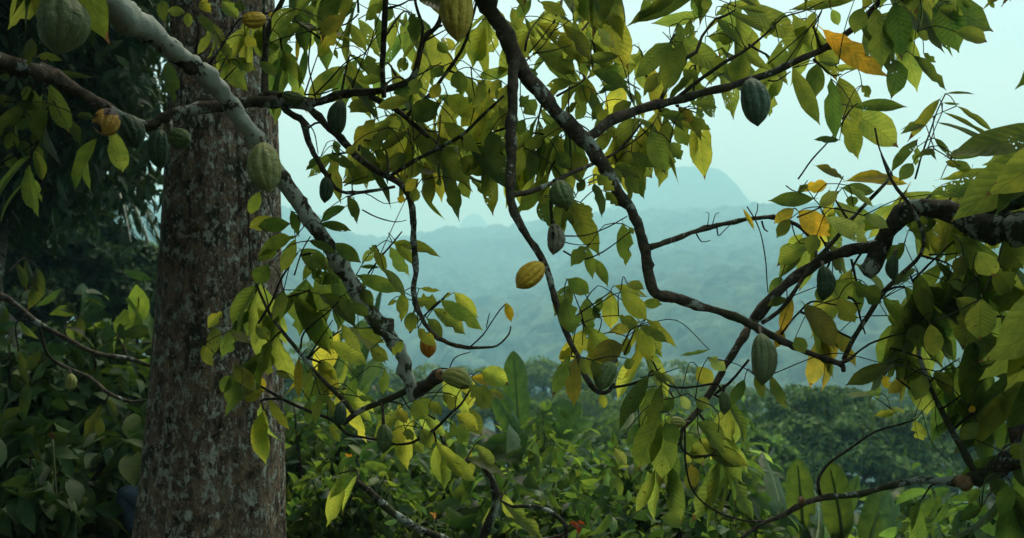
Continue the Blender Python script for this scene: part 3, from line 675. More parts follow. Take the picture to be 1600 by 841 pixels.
# ------------------------------------------------------------------ shrubs
def make_shrub(name, Hh, R, nst, nleaf, leafL, kinds, seed, wid=.4, bright=1., mat=None):
    r = np.random.default_rng(seed); root = empty(name, (0, 0, 0), 'shrub', 'shrub'); lb = Buf(); sb = Buf()
    per = nleaf//nst
    for i in range(nst):
        a = r.uniform(0, 6.28); e = R*r.uniform(.2, 1.)**.7; top = Hh*r.uniform(.55, 1.)*(1-.35*(e/R)**2)
        pts = [(r.uniform(-.1, .1), r.uniform(-.1, .1), -.15, .022), (math.cos(a)*e*.35, math.sin(a)*e*.35, top*.5, .014), (math.cos(a)*e*.8, math.sin(a)*e*.8, top*.85, .008), (math.cos(a)*e, math.sin(a)*e, top, .004)]
        tube(sb, pts, 5, .12, .1, seed=i)
        q = catmull(pts, .05); k = r.integers(int(len(q)*.3), len(q), per); B = q[k, :3]+r.normal(0, .05+.05*R, (per, 3))
        az = r.uniform(0, 6.28, per); d = norm(np.stack([np.cos(az), np.sin(az), r.uniform(-1.2, .3, per)], 1)+np.array([math.cos(a), math.sin(a), 0])*.3)
        n = np.array([0, -.2, .8])+r.normal(0, .6, (per, 3)); Ls = leafL*r.uniform(.6, 1.2, per)
        leaf_geo(lb, B, d, n, Ls, Ls*wid*r.uniform(.8, 1.2, per), r.uniform(.3, 1.2, per), r.uniform(.1, .5, per), r.uniform(0, .04, per), kcol(pick(kinds, per), per)*bright, r.random(per), NT=7, NS=3)
    sb.build('stem', M_TWIG, root); lb.build('foliage', mat or M_BACK, root); return root
SHP = {}
for k, (nm, nst, nl, LL, kd, wd) in enumerate([
   ('broadleaf_shrub', 14, 1000, .17, 'gbbd', .42), ('broadleaf_shrub', 14, 1000, .145, 'ggbd', .45), ('cocoa_sapling', 9, 330, .27, 'gbgb', .38), ('broadleaf_shrub', 14, 900, .16, 'pgbd', .4), ('cocoa_sapling', 11, 480, .24, 'gddg', .4), ('cocoa_sapling', 11, 480, .25, 'dddg', .4)]):  # last sapling is a darkened copy, shade painted into its leaves
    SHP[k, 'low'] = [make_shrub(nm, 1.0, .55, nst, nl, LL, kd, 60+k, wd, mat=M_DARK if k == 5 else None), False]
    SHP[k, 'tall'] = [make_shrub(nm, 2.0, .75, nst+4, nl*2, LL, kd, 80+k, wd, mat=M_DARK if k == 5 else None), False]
SH = [ # px, top py, depth, proto, s(width), label
 (480, 618, 7.6, 1, 1.0, 'leafy green shrub at the right foot of the big trunk'),
 (575, 655, 8.2, 3, 1.0, 'leafy shrub beneath the small hanging ridged pod'),
 (520, 705, 6.4, 1, .9, 'dark glossy-leaved shrub low beside the big trunk'),
 (660, 690, 7.2, 1, 1.0, 'leafy shrub under the cut end of the diagonal branch'),
 (745, 672, 8.6, 0, 1.0, 'light green shrub left of the central banana plant'),
 (660, 800, 6.2, 0, .7, 'dense dark green shrub low at the bottom just left of centre'),
 (830, 770, 6.8, 3, 1.0, 'shrub with pale blades in front of the central banana plant'),
 (905, 668, 8.8, 2, 1.0, 'young cocoa sapling with upright light leaves right of the banana leaf'),
 (960, 650, 8.0, 0, 1.0, 'light green shrub beneath the bent branch tip'),
 (900, 760, 5.8, 1, .9, 'dark shrub low at the bottom centre'),
 (1010, 690, 6.6, 0, .9, 'bright leafy shrub beneath the long drooping dark leaves'),
 (1070, 640, 8.5, 3, 1.1, 'pale-leaved shrub behind the hanging dark leaves'),
 (1110, 690, 6.4, 2, .9, 'cocoa sapling with broad leaves left of the upright banana leaves'),
 (1030, 775, 5.4, 4, .8, 'low cocoa sapling with dark drooping leaves at bottom centre right'),
 (1165, 700, 9.5, 3, 1.1, 'silvery shrub behind the broad-leaved cocoa sapling'),
 (1150, 775, 5.8, 0, .6, 'green shrub left of the broad banana leaves at the bottom'),
 (1450, 800, 6.6, 2, .8, 'low sapling with light leaves below the low branch'),
 (1550, 780, 5.2, 4, .8, 'dark cocoa sapling in the lower right corner'),
 (1490, 740, 9.5, 1, 1.1, 'dark shrub beyond the long low branch'),
 (1590, 690, 8.2, 4, 1.0, 'shaded cocoa sapling at the right edge'),
 (640, 600, 9.5, 3, .9, 'pale-topped shrub just below the cut end of the slanting limb'),
 (1000, 632, 9.2, 2, .9, 'light cocoa sapling rising behind the drooping dark leaves'),
 (1108, 598, 10.5, 3, 1.0, 'tall pale-leaved shrub standing above the others near the falling limb'),
 (545, 600, 8.8, 2, .9, 'light cocoa sapling between the slanting limb and the big trunk'),
 (860, 640, 9.6, 0, .9, 'green shrub beside the broad banana leaf'),
 (600, 600, 11, 0, 1.2, 'distant light shrub behind the lower end of the diagonal branch'),
 (690, 640, 12, 3, 1.2, 'distant pale shrub behind the pod at the cut stub'),
 (450, 545, 10, 2, 1.0, 'tall cocoa sapling just right of the big trunk'),
 (210, 385, 9.0, 2, 1.0, 'tall light cocoa sapling just left of the big trunk'),
 (150, 455, 8.2, 5, 1.1, 'broad-leaved cocoa sapling between the left edge and big trunk'),
 (60, 410, 8.8, 5, 1.0, 'tall yellow-green cocoa sapling near the left edge'),
 (10, 470, 7.6, 5, 1.0, 'cocoa sapling at the left edge with leaves darkened for shade'),
 (100, 560, 7.0, 5, 1.0, 'shaded cocoa sapling under the lichened low branch at left'),
 (200, 570, 7.6, 5, 1.0, 'shaded shrub touching the left side of the big trunk'),
 (40, 640, 6.4, 5, .9, 'shaded low shrub in the lower left'),
 (130, 690, 8.0, 5, .9, 'shaded shrub behind the crouching person'),
]
for i, (px, py, dep, k, wsc, lab) in enumerate(SH):
    x, y, z = P(px, py, dep); g = H(x, y); need = max(.5, z-g); kk = 'low' if need < 1.35 else 'tall'; Hp = 1.0 if kk == 'low' else 2.0
    s = min(1.7, need/Hp); rec = SHP[k, kk]; o = place(rec[0], x, y, z-Hp*s, 1, i*2.1, lab, 'shrubs and saplings of the undergrowth', not rec[1]); rec[1] = True
    o.scale = (max(s, .8)*wsc, max(s, .8)*wsc, s)
for rec in SHP.values():
    if not rec[1]:
        for c in list(rec[0].children): bpy.data.objects.remove(c)
        bpy.data.objects.remove(rec[0])
def undergrowth():
    """the leafy mass filling in between the shrubs"""
    r = np.random.default_rng(77); m = 2900; x = r.uniform(-8.5, 8.5, m); y = r.uniform(5.2, 19, m)
    keep = (np.abs(x/y) < .62) & ~((x < -1.0) & (y < 7.6)) & ~((x/y > .2) & (x/y < .42) & (y < 6.8)); keep &= ~((y < 6.4) & (x/y > -.17) & (x/y < .06)); x, y = x[keep], y[keep]; m = len(x); z = height(x, y, False); h = r.uniform(.3, .9, m)*(.35+1.3*vnoise(x*.9, y*.9, 44))*np.where(x < -1.2, .35, np.where(x/y > .18, .6, 1))
    per = 34; k = np.repeat(np.arange(m), per); n = len(k); t = r.uniform(.2, 1, n); az = r.uniform(0, 6.28, n)
    B = np.stack([x[k]+r.normal(0, .16, n), y[k]+r.normal(0, .16, n), z[k]+h[k]*t], 1)
    d = np.stack([np.cos(az), np.sin(az), r.uniform(-1.1, .3, n)], 1); nn = np.array([0, -.2, .7])+r.normal(0, .6, (n, 3)); Ls = r.uniform(.09, .24, n)
    Ls = Ls*np.repeat(r.choice([.42, .6, .8, 1.15], m), per)
    tone = np.repeat(r.uniform(.6, 1.4, m), per)[:, None]
    for sel, mt, kk, lab in ((x[k] >= -1.2, M_BACK, 'gpbdg', 'tangled green leafy undergrowth filling the slope between the shrubs'), (x[k] < -1.2, M_DARK, 'dddg', 'low undergrowth left of the big trunk with leaves darkened for shade')):  # left half takes darker leaves as painted shade
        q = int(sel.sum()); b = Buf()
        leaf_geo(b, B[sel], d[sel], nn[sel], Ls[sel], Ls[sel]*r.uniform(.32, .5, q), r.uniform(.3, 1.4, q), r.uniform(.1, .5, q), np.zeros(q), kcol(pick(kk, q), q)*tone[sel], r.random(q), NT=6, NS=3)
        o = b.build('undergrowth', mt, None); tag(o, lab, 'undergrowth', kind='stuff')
undergrowth()
# ground cover: low plants and fallen leaves
def ground_cover():
    n = 9000; x = RNG.uniform(-7, 7, n); y = RNG.uniform(2.5, 13, n); z = height(x, y, False)
    b = Buf(); kinds = pick('dddgm', n); az = RNG.uniform(0, 6.28, n); el = RNG.uniform(-.1, .9, n)
    d = np.stack([np.cos(az), np.sin(az), el], 1); Ls = RNG.uniform(.07, .2, n)
    leaf_geo(b, np.stack([x, y, z+.01+RNG.uniform(0, .12, n)*(el > .2)], 1), d, np.repeat([[0, 0, 1.]], n, 0)+RNG.normal(0, .2, (n, 3)), Ls, Ls*.4, RNG.uniform(.4, 1.4, n), np.full(n, .2), np.zeros(n), kcol(kinds, n)*.8, RNG.random(n), NT=5, NS=3)
    o = b.build('ground_cover', M_BACK, None); tag(o, 'low weeds and fallen leaves covering the shaded ground', 'ground cover', kind='stuff')
ground_cover()
GREEN[0] = False
# ------------------------------------------------------------------ the big forest tree
def big_tree():
    D = 5.8; prof = [(960, 200, 446), (841, 207, 438), (760, 216, 436), (640, 228, 434), (520, 238, 433), (400, 246, 432), (300, 252, 430), (200, 256, 427), (100, 260, 425), (0, 262, 421), (-150, 268, 415), (-400, 275, 400)]
    prof = prof[::-1]
    c = P(327, 841, D); root = empty('forest_tree', (c[0], c[1], H(c[0], c[1])), 'massive tree trunk with brown fissured bark and grey lichen patches', 'tree')
    zs = []; cx = []; rr = []
    for y, a, b_ in prof:
        p = P((a+b_)/2, y, D); zs.append(p[2]); cx.append(p[0]); rr.append((b_-a)/2/F*D)
    g = H(c[0], c[1]); zs = np.array(zs+[g-.4]); cx = np.array(cx+[cx[-1]]); rr = np.array(rr+[.52])
    o = np.argsort(zs); zs, cx, rr = zs[o], cx[o], rr[o]
    zz = np.concatenate([np.linspace(zs[0], zs[-1], 420), np.linspace(zs[-1]+.1, 12, 40)]); X = np.interp(zz, zs, cx); R = np.interp(zz, zs, rr); R = np.where(zz > zs[-1], R-(zz-zs[-1])*.012, R)
    n = 220; th = np.linspace(0, 2*math.pi, n, endpoint=False); V = []
    for i, z in enumerate(zz):
        u = th
        gx = np.cos(u); gy = np.sin(u)
        f = 0.035*np.sin(3*u+z*.35)+.02*np.sin(7*u-z*.5)                               # flutes of the bole
        fi = np.abs(fbm(gx*7+z*.9+20, gy*7+9+z*.6, 3, 4)-.45)                         # long fissures
        fb = fbm(gx*16+40, gy*16+z*5.0+40, 3, 9)-.45
        rad = R[i]*(1+f*np.clip(1.4-z*.15, .3, 1.3))-.012*np.exp(-(fi/.03)**2)+.02*fb
        # a rounded swelling on the right of the bole from knee height up to where the branch crosses
        sw = np.exp(-((u-5.75)/.45)**2)*smooth(-.2, .5, np.array([1.25-z]))[0]*.05
        V.append(np.stack([X[i]+(rad+sw)*gx, c[1]+(rad+sw)*gy, np.full(n, z)], 1))
    V = np.vstack(V); idx = np.arange(len(zz)*n).reshape(len(zz), n); nx = np.roll(idx, -1, 1)
    Q = np.stack([idx[:-1], nx[:-1], nx[1:], idx[1:]], -1).reshape(-1, 4)
    mesh('trunk', V-np.array(root.location), Q, M_TRUNK, root)
    # unseen crown on limbs, enlarged at left and behind to block front light
    r = np.random.default_rng(3); cc = []
    while len(cc) < 700:
        q = r.uniform(-1, 1, 3)
        if .2 < np.dot(q, q) < 1:
            q = np.array([-4.6, -.8, 9.5])+q*np.array([6.4, 7.2, 3.4]) if len(cc) < 240 else np.array([-6.4, 3.5, 7.9])+q*np.array([6.2, 7.8, 3.6])
            if q[2] > 5.6 or (q[0] < -2.9 and q[1] < 8 and q[2] > 4.5): cc.append(q)
    cc = np.array(cc); m = 58000; k = r.integers(0, len(cc), m); dd = norm(r.normal(0, 1, (m, 3)))
    b = Buf(); scatter_leaves(b, cc[k]+dd*r.uniform(.1, .8, (m, 1)), dd, .36, 'ggd'); b.build('crown', M_DARK, root, origin=root.location)
    for i in range(9):
        e = cc[i*41]; tb = Buf(); s = np.array([X[-1], c[1], 9.+i*.3])
        tube(tb, [(*s, .14), (*(s*.5+e*.5+[0, 0, .3]), .09), (*e, .03)], 8, .2, .1, seed=i); tb.build('limb', M_BARK, root, origin=root.location)
big_tree()
# ------------------------------------------------------------------ cocoa tree 1 (left): trunk off the left edge, one limb over the top, one level limb
def root_at(x, y, label):
    return empty('cocoa_tree', (x, y, H(x, y)), label, 'cocoa tree', 'cocoa trees with pods round the camera')
T1 = root_at(-3.1, 4.3, 'cocoa tree reaching in from the left with a lichened limb slanting past the big trunk')
g1 = T1.location.z
branch(T1, [], M_BARK, 'trunk', 14, .05, .15, world=[(-3.1, 4.3, g1-.3, .13), (-3.15, 4.25, g1+.6, .11), (-3.0, 4.2, g1+1.5, .1), (-2.75, 4.15, g1+2.15, .08)])
BW = lambda *r: [(x, y, z, q) for x, y, z, q in r]
branch(T1, [(60, -75, 24, 3.6), (140, -25, 22, 3.65), (190, 14, 20, 3.7), (222, 42, 17.5, 3.8), (267, 76, 16, 3.9), (302, 104, 15, 3.95), (338, 134, 14, 4), (367, 172, 13.5, 4.05), (397, 212, 13, 4.1), (424, 254, 12.5, 4.15), (450, 293, 12.5, 4.2), (487, 350, 12, 4.25), (513, 387, 12, 4.3), (543, 433, 12, 4.35), (563, 470, 12, 4.38), (587, 503, 12, 4.4), (613, 532, 11, 4.42), (628, 555, 10, 4.43), (638, 585, 9.5, 4.44), (644, 610, 9.5, 4.44), (645, 627, 9, 4.44)],
       M_PALE, 'branch', 16, .014, .2, 'slanting limb with pale lichen patches and a sawn end', world=BW((-2.95, 4.2, g1+1.4, .09), (-3.0, 3.9, g1+2.3, .085), (-2.5, 3.65, g1+2.9, .075)))
branch(T1, [(643, 618, 9, 4.44), (655, 612, 9, 4.42), (669, 602, 9.5, 4.38), (688, 587, 10, 4.32)], M_BARK, 'branch', 12, .015, .12, 'short sawn stub at the lower end of the slanting limb')
b = Buf(); tube(b, pxpath([(687, 588, 9.2, 4.32), (689.5, 586, 8.8, 4.31)]), 14, .01, .05, seed=4); b.build('cut_face', M_CUT, T1, origin=T1.location)
branch(T1, [(-120, 60, 17, 3.9), (-40, 82, 16, 4), (0, 96, 15, 4.05), (50, 111, 13, 4.1), (100, 131, 11, 4.2), (160, 166, 9, 4.25), (207, 189, 9, 4.3), (235, 196, 9, 4.33), (263, 182, 9, 4.36), (300, 172, 9.5, 4.4), (343, 166, 9, 4.45), (385, 160, 8.5, 4.5), (430, 160, 9, 4.5), (477, 163, 7.5, 4.5), (500, 159, 6.5, 4.5), (533, 147, 6.5, 4.48), (587, 143, 6, 4.45), (633, 130, 5.3, 4.4), (648, 114, 4.6, 4.4), (658, 75, 4, 4.4), (667, 57, 3.8, 4.4), (687, 33, 3.4, 4.4), (694, -20, 3, 4.4), (700, -90, 2.2, 4.4)],
       M_BARK, 'branch', 12, .018, .2, 'level mossy limb crossing in front of the big trunk', world=BW((-2.9, 4.2, g1+1.9, .08),))
branch(T1, [(395, 166, 5, 4.52), (412, 148, 5.5, 4.53), (440, 152, 6.5, 4.53), (470, 156, 5.5, 4.53), (500, 160, 4, 4.5)], M_BARK, 'branch', 8)
branch(T1, [(478, 165, 6, 4.5), (497, 182, 6, 4.5), (510, 197, 5.6, 4.5), (533, 217, 5.2, 4.48), (550, 237, 5.2, 4.46), (569, 254, 5, 4.45), (587, 267, 5, 4.44), (607, 277, 5, 4.42), (628, 290, 5, 4.42), (640, 310, 5.2, 4.4), (645, 340, 5, 4.4), (647, 380, 4.6, 4.4), (650, 420, 4.4, 4.4), (646, 457, 4.2, 4.38), (657, 493, 4, 4.35), (677, 523, 3.6, 4.3), (700, 536, 3.2, 4.28), (727, 543, 3, 4.25), (755, 543, 2.2, 4.22), (777, 540, 1.6, 4.2), (795, 523, 1.3, 4.2), (798, 510, 1.1, 4.2)], M_BARK, 'branch', 9, .018, .22)
twig(T1, [(735, 542), (755, 523), (765, 508), (780, 486), (791, 474)], 4.22, 1.5, .9)
twig(T1, [(760, 512), (763, 497), (765, 489)], 4.22, .9, .6)
branch(T1, [(607, 277, 3.4, 4.42), (633, 260, 3.4, 4.35), (683, 233, 3.2, 4.3), (720, 213, 3, 4.2), (747, 187, 2.6, 4.15), (787, 150, 2, 4.05)], M_BARK, 'branch', 8, .03, .2)
branch(T1, [(578, 150, 5, 4.46), (604, 163, 4.8, 4.5), (627, 177, 4.6, 4.5), (653, 200, 4.2, 4.55), (680, 223, 3.6, 4.6), (700, 247, 3, 4.65), (733, 277, 2.4, 4.7), (775, 290, 1.5, 4.7)], M_BARK, 'branch', 8, .03, .2)
branch(T1, [(443, 168, 5, 4.5), (455, 178, 5.5, 4.48), (473, 190, 5.5, 4.46), (480, 213, 4.8, 4.44), (490, 240, 4.4, 4.42), (508, 270, 4, 4.4), (519, 288, 3.8, 4.4), (533, 300, 3.4, 4.4), (560, 301, 2.8, 4.4), (590, 297, 2.5, 4.4), (617, 292, 2.2, 4.4)], M_BARK, 'branch', 8, .018, .22)
branch(T1, [(601, -40, 4.8, 4.3), (602, 0, 4.6, 4.3), (600, 67, 4.6, 4.32), (598, 110, 4.4, 4.34), (600, 152, 4.2, 4.4)], M_BARK, 'branch', 8)
branch(T1, [(748, -10, 2, 4.2), (728, 63, 2.6, 4.3), (714, 90, 2.8, 4.35), (700, 110, 3, 4.4), (667, 153, 3.2, 4.48), (637, 180, 3.2, 4.5)], M_BARK, 'branch', 8)
branch(T1, [(642, -30, 2, 4.4), (650, 8, 2.4, 4.4), (660, 43, 2.8, 4.4), (658, 72, 3, 4.4)], M_BARK, 'branch', 7)
branch(T1, [(413, 152, 6, 4.55), (414, 120, 5.2, 4.6), (415, 67, 4.8, 4.65), (424, 35, 4.2, 4.65), (441, 0, 3.6, 4.65), (452, -40, 3, 4.65)], M_BARK, 'branch', 8)
branch(T1, [(414, 90, 3, 4.62), (412, 40, 2.6, 4.6), (413, -20, 2.2, 4.6)], M_BARK, 'branch', 7)
branch(T1, [(687, 597, 3, 4.4), (664, 597, 4, 4.43), (634, 611, 5, 4.46), (600, 627, 5.2, 4.48), (567, 640, 4.8, 4.5), (548, 652, 4.2, 4.5), (536, 664, 3, 4.5)], M_BARK, 'branch', 8)
branch(T1, [(552, 645, 4, 4.5), (534, 623, 3.6, 4.5), (510, 600, 3.4, 4.5), (490, 577, 3.2, 4.5), (473, 557, 3, 4.5), (443, 520, 2.8, 4.5), (420, 487, 2.5, 4.5), (402, 447, 2.2, 4.5), (394, 410, 1.6, 4.5)], M_BARK, 'branch', 7)
branch(T1, [(398, 598, 2, 4.6), (440, 623, 2.4, 4.55), (483, 643, 2.6, 4.5), (520, 657, 2.6, 4.5), (540, 677, 2.2, 4.48), (565, 683, 2, 4.46), (590, 688, 1.8, 4.45)], M_TWIG, 'branch', 7)
branch(T1, [(738, 604, 1.2, 4.3), (720, 632, 1.8, 4.35), (707, 643, 2.1, 4.35), (677, 673, 2.3, 4.38), (655, 686, 2.3, 4.4), (640, 693, 2.2, 4.4), (614, 694, 2, 4.42), (600, 684, 1.8, 4.44)], M_TWIG, 'branch', 7)
for rows, r0, r1 in [
  ([(477, 148), (500, 147), (528, 138)], 1.6, .8), ([(490, 150), (515, 125), (540, 98), (568, 85), (590, 55), (620, 40)], 1.5, .6), ([(476, 148), (490, 105), (497, 85)], 1.5, .8),
  ([(486, 60), (482, 100), (488, 130), (494, 158)], 1.4, 1.), ([(550, 138), (562, 105), (575, 75), (590, 45)], 1.3, .6), ([(534, 155), (550, 130), (570, 95)], 1, .6),
  ([(600, 14), (625, 8), (640, 0)], 1.8, 1), ([(664, 64), (690, 50), (705, 42)], 1.5, .8), ([(640, 125), (668, 110), (690, 98)], 1.5, .8), ([(560, 22), (540, 38), (500, 45), (440, 60), (418, 70)], 1.5, .8),
  ([(736, 105), (738, 130), (742, 160), (735, 195)], 1.2, .7), ([(637, 200), (645, 235), (643, 275)], 1.2, .7), ([(688, 180), (686, 210), (680, 235)], 1.2, .7), ([(482, 200), (492, 193), (500, 192)], 1.8, 1.5), ([(538, 290), (560, 280), (575, 276)], 1.2, .8),
  ([(566, 328), (590, 340), (618, 347), (635, 344)], 1.4, .7), ([(540, 308), (570, 302), (600, 318), (625, 315)], 1.1, .5), ([(470, 180), (490, 205), (497, 240)], 1.2, .7),
  ([(575, 428), (595, 402), (615, 378), (628, 362)], 1.5, .9), ([(640, 520), (655, 500), (680, 478), (700, 458)], 1.6, .9), ([(460, 430), (472, 392), (485, 370)], 1.4, .9), ([(404, 505), (425, 470), (440, 435), (465, 395)], 2.2, 1.2),
  ([(470, 545), (475, 520), (510, 490), (530, 470)], 1.8, 1), ([(420, 490), (418, 470), (405, 430)], 1.5, .9), ([(480, 560), (500, 530), (520, 500)], 1.4, .8), ([(388, 330), (390, 380), (392, 420)], 1.4, .9),
  ([(628, 620), (640, 640), (650, 655)], 1.2, .7), ([(697, 590), (710, 560), (735, 550)], 1.2, .7), ([(320, 108), (340, 82), (370, 35), (380, 28)], 1.8, 1.2), ([(333, 128), (348, 100), (356, 85)], 1.2, .7), ([(345, 130), (362, 112), (370, 104)], 1.2, .7),
  ([(305, 85), (310, 45), (300, 15)], 1.8, 1), ([(0, 148), (25, 145), (50, 130)], 1.2, .8), ([(0, 255), (30, 240), (60, 220)], 1.4, .9), ([(70, 130), (85, 160), (95, 180)], 1.2, .8)]:
    twig(T1, rows, (4.45, 4.35), r0, r1)
# the foliage one can read leaf by leaf in the photo, cluster by cluster
leafset(T1, 400, 0, 4.6, [(400,20,230,50,80,'g'),(420,80,290,150,85,'m'),(380,150,275,250,95,'b'),(180,40,80,150,85,'g'),(205,120,190,310,24,'y'),(140,200,150,350,90,'d'),(235,220,210,430,40,'d'),(20,290,100,360,60,'g'),(60,60,120,110,50,'m'),(20,120,10,250,60,'d')])
leafset(T1, 400, 0, 4.6, [(480,90,600,270,70,'g'),(440,110,520,250,60,'g'),(600,20,505,95,60,'d'),(750,70,680,235,50,'g'),(730,60,760,200,70,'d'),(520,260,570,370,70,'g'),(370,230,385,280,30,'g'),(700,270,670,340,60,'g'),(560,60,610,280,50,'d'),(470,10,390,90,60,'d'),(640,40,600,110,50,'d'),(610,0,520,40,60,'g')])
leafset(T1, 400, 0, 4.35, [(860,490,715,560,120,'d'),(1070,380,1010,500,80,'g'),(900,450,1010,540,90,'b'),(880,575,1065,720,90,'g'),(960,740,1065,830,100,'g'),(740,660,850,690,60,'d'),(700,620,575,740,75,'g'),(560,560,450,680,80,'b'),(640,540,670,620,60,'b'),(430,500,545,525,50,'g'),(500,470,440,530,60,'g'),(880,310,830,380,60,'d'),(860,390,830,470,60,'b'),(600,370,480,395,50,'d'),(740,400,640,440,60,'d'),(770,370,720,450,70,'g'),(720,470,560,500,60,'g')])
leafset(T1, 400, 0, 4.3, [(340,730,480,790,52,'d'),(370,660,385,745,50,'g'),(305,735,228,795,38,'d'),(420,720,470,680,40,'g'),(620,600,540,720,70,'g'),(700,720,620,800,70,'g'),(780,770,700,838,60,'g')])
leafset(T1, 400, 280, 4.35, [(10,220,168,205,76,'d'),(185,270,0,335,85,'b'),(165,150,215,265,52,'d'),(185,280,120,440,64,'g'),(100,340,0,380,60,'b'),(300,210,450,240,48,'d'),(420,130,300,200,60,'d'),(430,80,490,205,62,'g')])
leafset(T1, 400, 280, 4.45, [(370,300,490,400,72,'d'),(250,290,390,335,44,'d'),(210,330,330,425,95,'d'),(240,400,400,480,120,'d'),(235,470,215,740,155,'d'),(300,540,495,695,105,'d'),(130,520,80,670,85,'g'),(60,400,10,500,90,'d'),(100,640,50,780,80,'g'),(0,690,60,760,60,'g')])
leafset(T1, 400, 280, 4.5, [(470,450,690,555,75,'g'),(480,480,540,610,60,'g'),(560,320,600,450,54,'b'),(630,320,715,462,72,'g'),(640,300,865,375,74,'b'),(655,290,740,425,60,'b'),(500,385,560,330,50,'g'),(490,412,585,405,22,'d'),(600,420,720,545,55,'p'),(440,580,530,650,60,'g'),(390,560,450,660,60,'b'),(560,310,540,340,40,'g')])
leafset(T1, 400, 280, 4.3, [(690,530,690,672,62,'b'),(620,590,665,568,25,'b'),(765,512,868,522,26,'b'),(750,575,855,572,95,'b'),(862,568,1068,715,78,'b'),(930,532,1045,650,70,'b'),(830,610,990,722,85,'b'),(800,650,885,745,65,'g'),(740,620,720,725,74,'b'),(880,560,915,530,20,'b'),(760,700,840,790,60,'b')])
leafset(T1, 400, 280, 4.2, [(1172,580,1201,672,48,'y')], label='single yellow leaf on the tip of the thin hooked twig', name='leaf')
leafset(T1, 400, 280, 4.45, [(400,680,500,815,64,'g'),(540,800,625,848,70,'b'),(800,0,830,115,72,'g'),(920,0,932,162,80,'g'),(960,0,1002,92,62,'g'),(1010,0,1106,107,42,'g'),(750,40,738,112,52,'g'),(775,60,862,205,22,'b'),(760,0,700,60,60,'b'),(700,100,660,90,40,'y'),(855,0,860,35,30,'d'),(490,560,560,660,60,'b'),(480,700,600,780,60,'b'),(300,620,240,760,70,'d'),(690,760,640,830,50,'b')])
leafset(T1, 400, 560, 4.4, [(200,0,212,190,50,'m'),(300,170,282,312,62,'g'),(320,160,352,285,58,'b'),(250,200,235,310,70,'g'),(300,10,390,105,52,'b'),(235,60,250,160,50,'g'),(260,60,230,170,40,'b'),(340,310,385,402,42,'b'),(90,60,165,95,40,'p'),(605,50,595,175,50,'d'),(470,90,430,230,60,'d'),(480,180,560,200,40,'g')])
leafset(T1, 400, 560, 4.4, [(740,200,800,292,90,'b'),(820,200,875,270,60,'b'),(760,190,845,232,50,'b'),(665,240,705,310,60,'b'),(940,180,905,245,62,'b'),(1060,60,1190,125,100,'b'),(1000,130,1112,235,125,'b'),(1010,90,1145,125,60,'y'),(980,230,1062,365,85,'g'),(940,260,1045,335,82,'b'),(910,310,1000,392,105,'d'),(640,340,700,385,90,'b'),(780,330,820,432,72,'b'),(740,400,782,445,52,'b'),(1080,150,1175,190,50,'b'),(700,330,735,390,50,'g'),(880,160,930,230,60,'b')])
leafset(T1, 280, 280, 4.5, [(380,60,330,170,60,'b'),(440,180,330,240,70,'b'),(365,560,250,620,50,'g'),(200,620,130,700,60,'b')])
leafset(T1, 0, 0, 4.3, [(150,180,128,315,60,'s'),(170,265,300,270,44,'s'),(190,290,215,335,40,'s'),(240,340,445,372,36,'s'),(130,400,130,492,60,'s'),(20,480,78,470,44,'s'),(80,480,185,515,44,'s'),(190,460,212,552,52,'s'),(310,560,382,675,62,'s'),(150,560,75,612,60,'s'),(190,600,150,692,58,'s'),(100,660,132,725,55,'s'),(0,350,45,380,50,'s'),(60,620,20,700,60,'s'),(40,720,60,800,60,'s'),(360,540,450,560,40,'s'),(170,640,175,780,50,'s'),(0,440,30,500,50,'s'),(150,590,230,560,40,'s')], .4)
leafset(T1, 0, 0, 4.6, [(760,0,772,112,62,'g'),(870,60,780,52,50,'g'),(880,60,892,132,44,'g'),(930,65,1012,165,55,'g'),(940,5,990,62,60,'b'),(1045,0,1112,95,72,'g'),(1130,0,1125,60,62,'g'),(790,290,802,492,84,'d'),(1040,200,1085,275,56,'g'),(1080,300,1130,448,86,'g'),(1080,280,1205,335,72,'g'),(1150,170,1205,220,60,'b'),(1010,300,990,370,50,'b'),(1130,310,1145,370,36,'p'),(1180,90,1140,170,50,'g')])
leafset(T1, 280, 400, 4.6, [(345,145,300,280,66,'b'),(280,330,200,480,80,'d'),(170,330,165,480,70,'g'),(240,350,330,420,70,'b'),(110,420,160,520,60,'g'),(290,520,350,640,62,'m'),(340,560,400,650,70,'y'),(240,560,190,640,60,'g'),(290,600,250,500,40,'g'),(390,640,300,680,60,'m')])
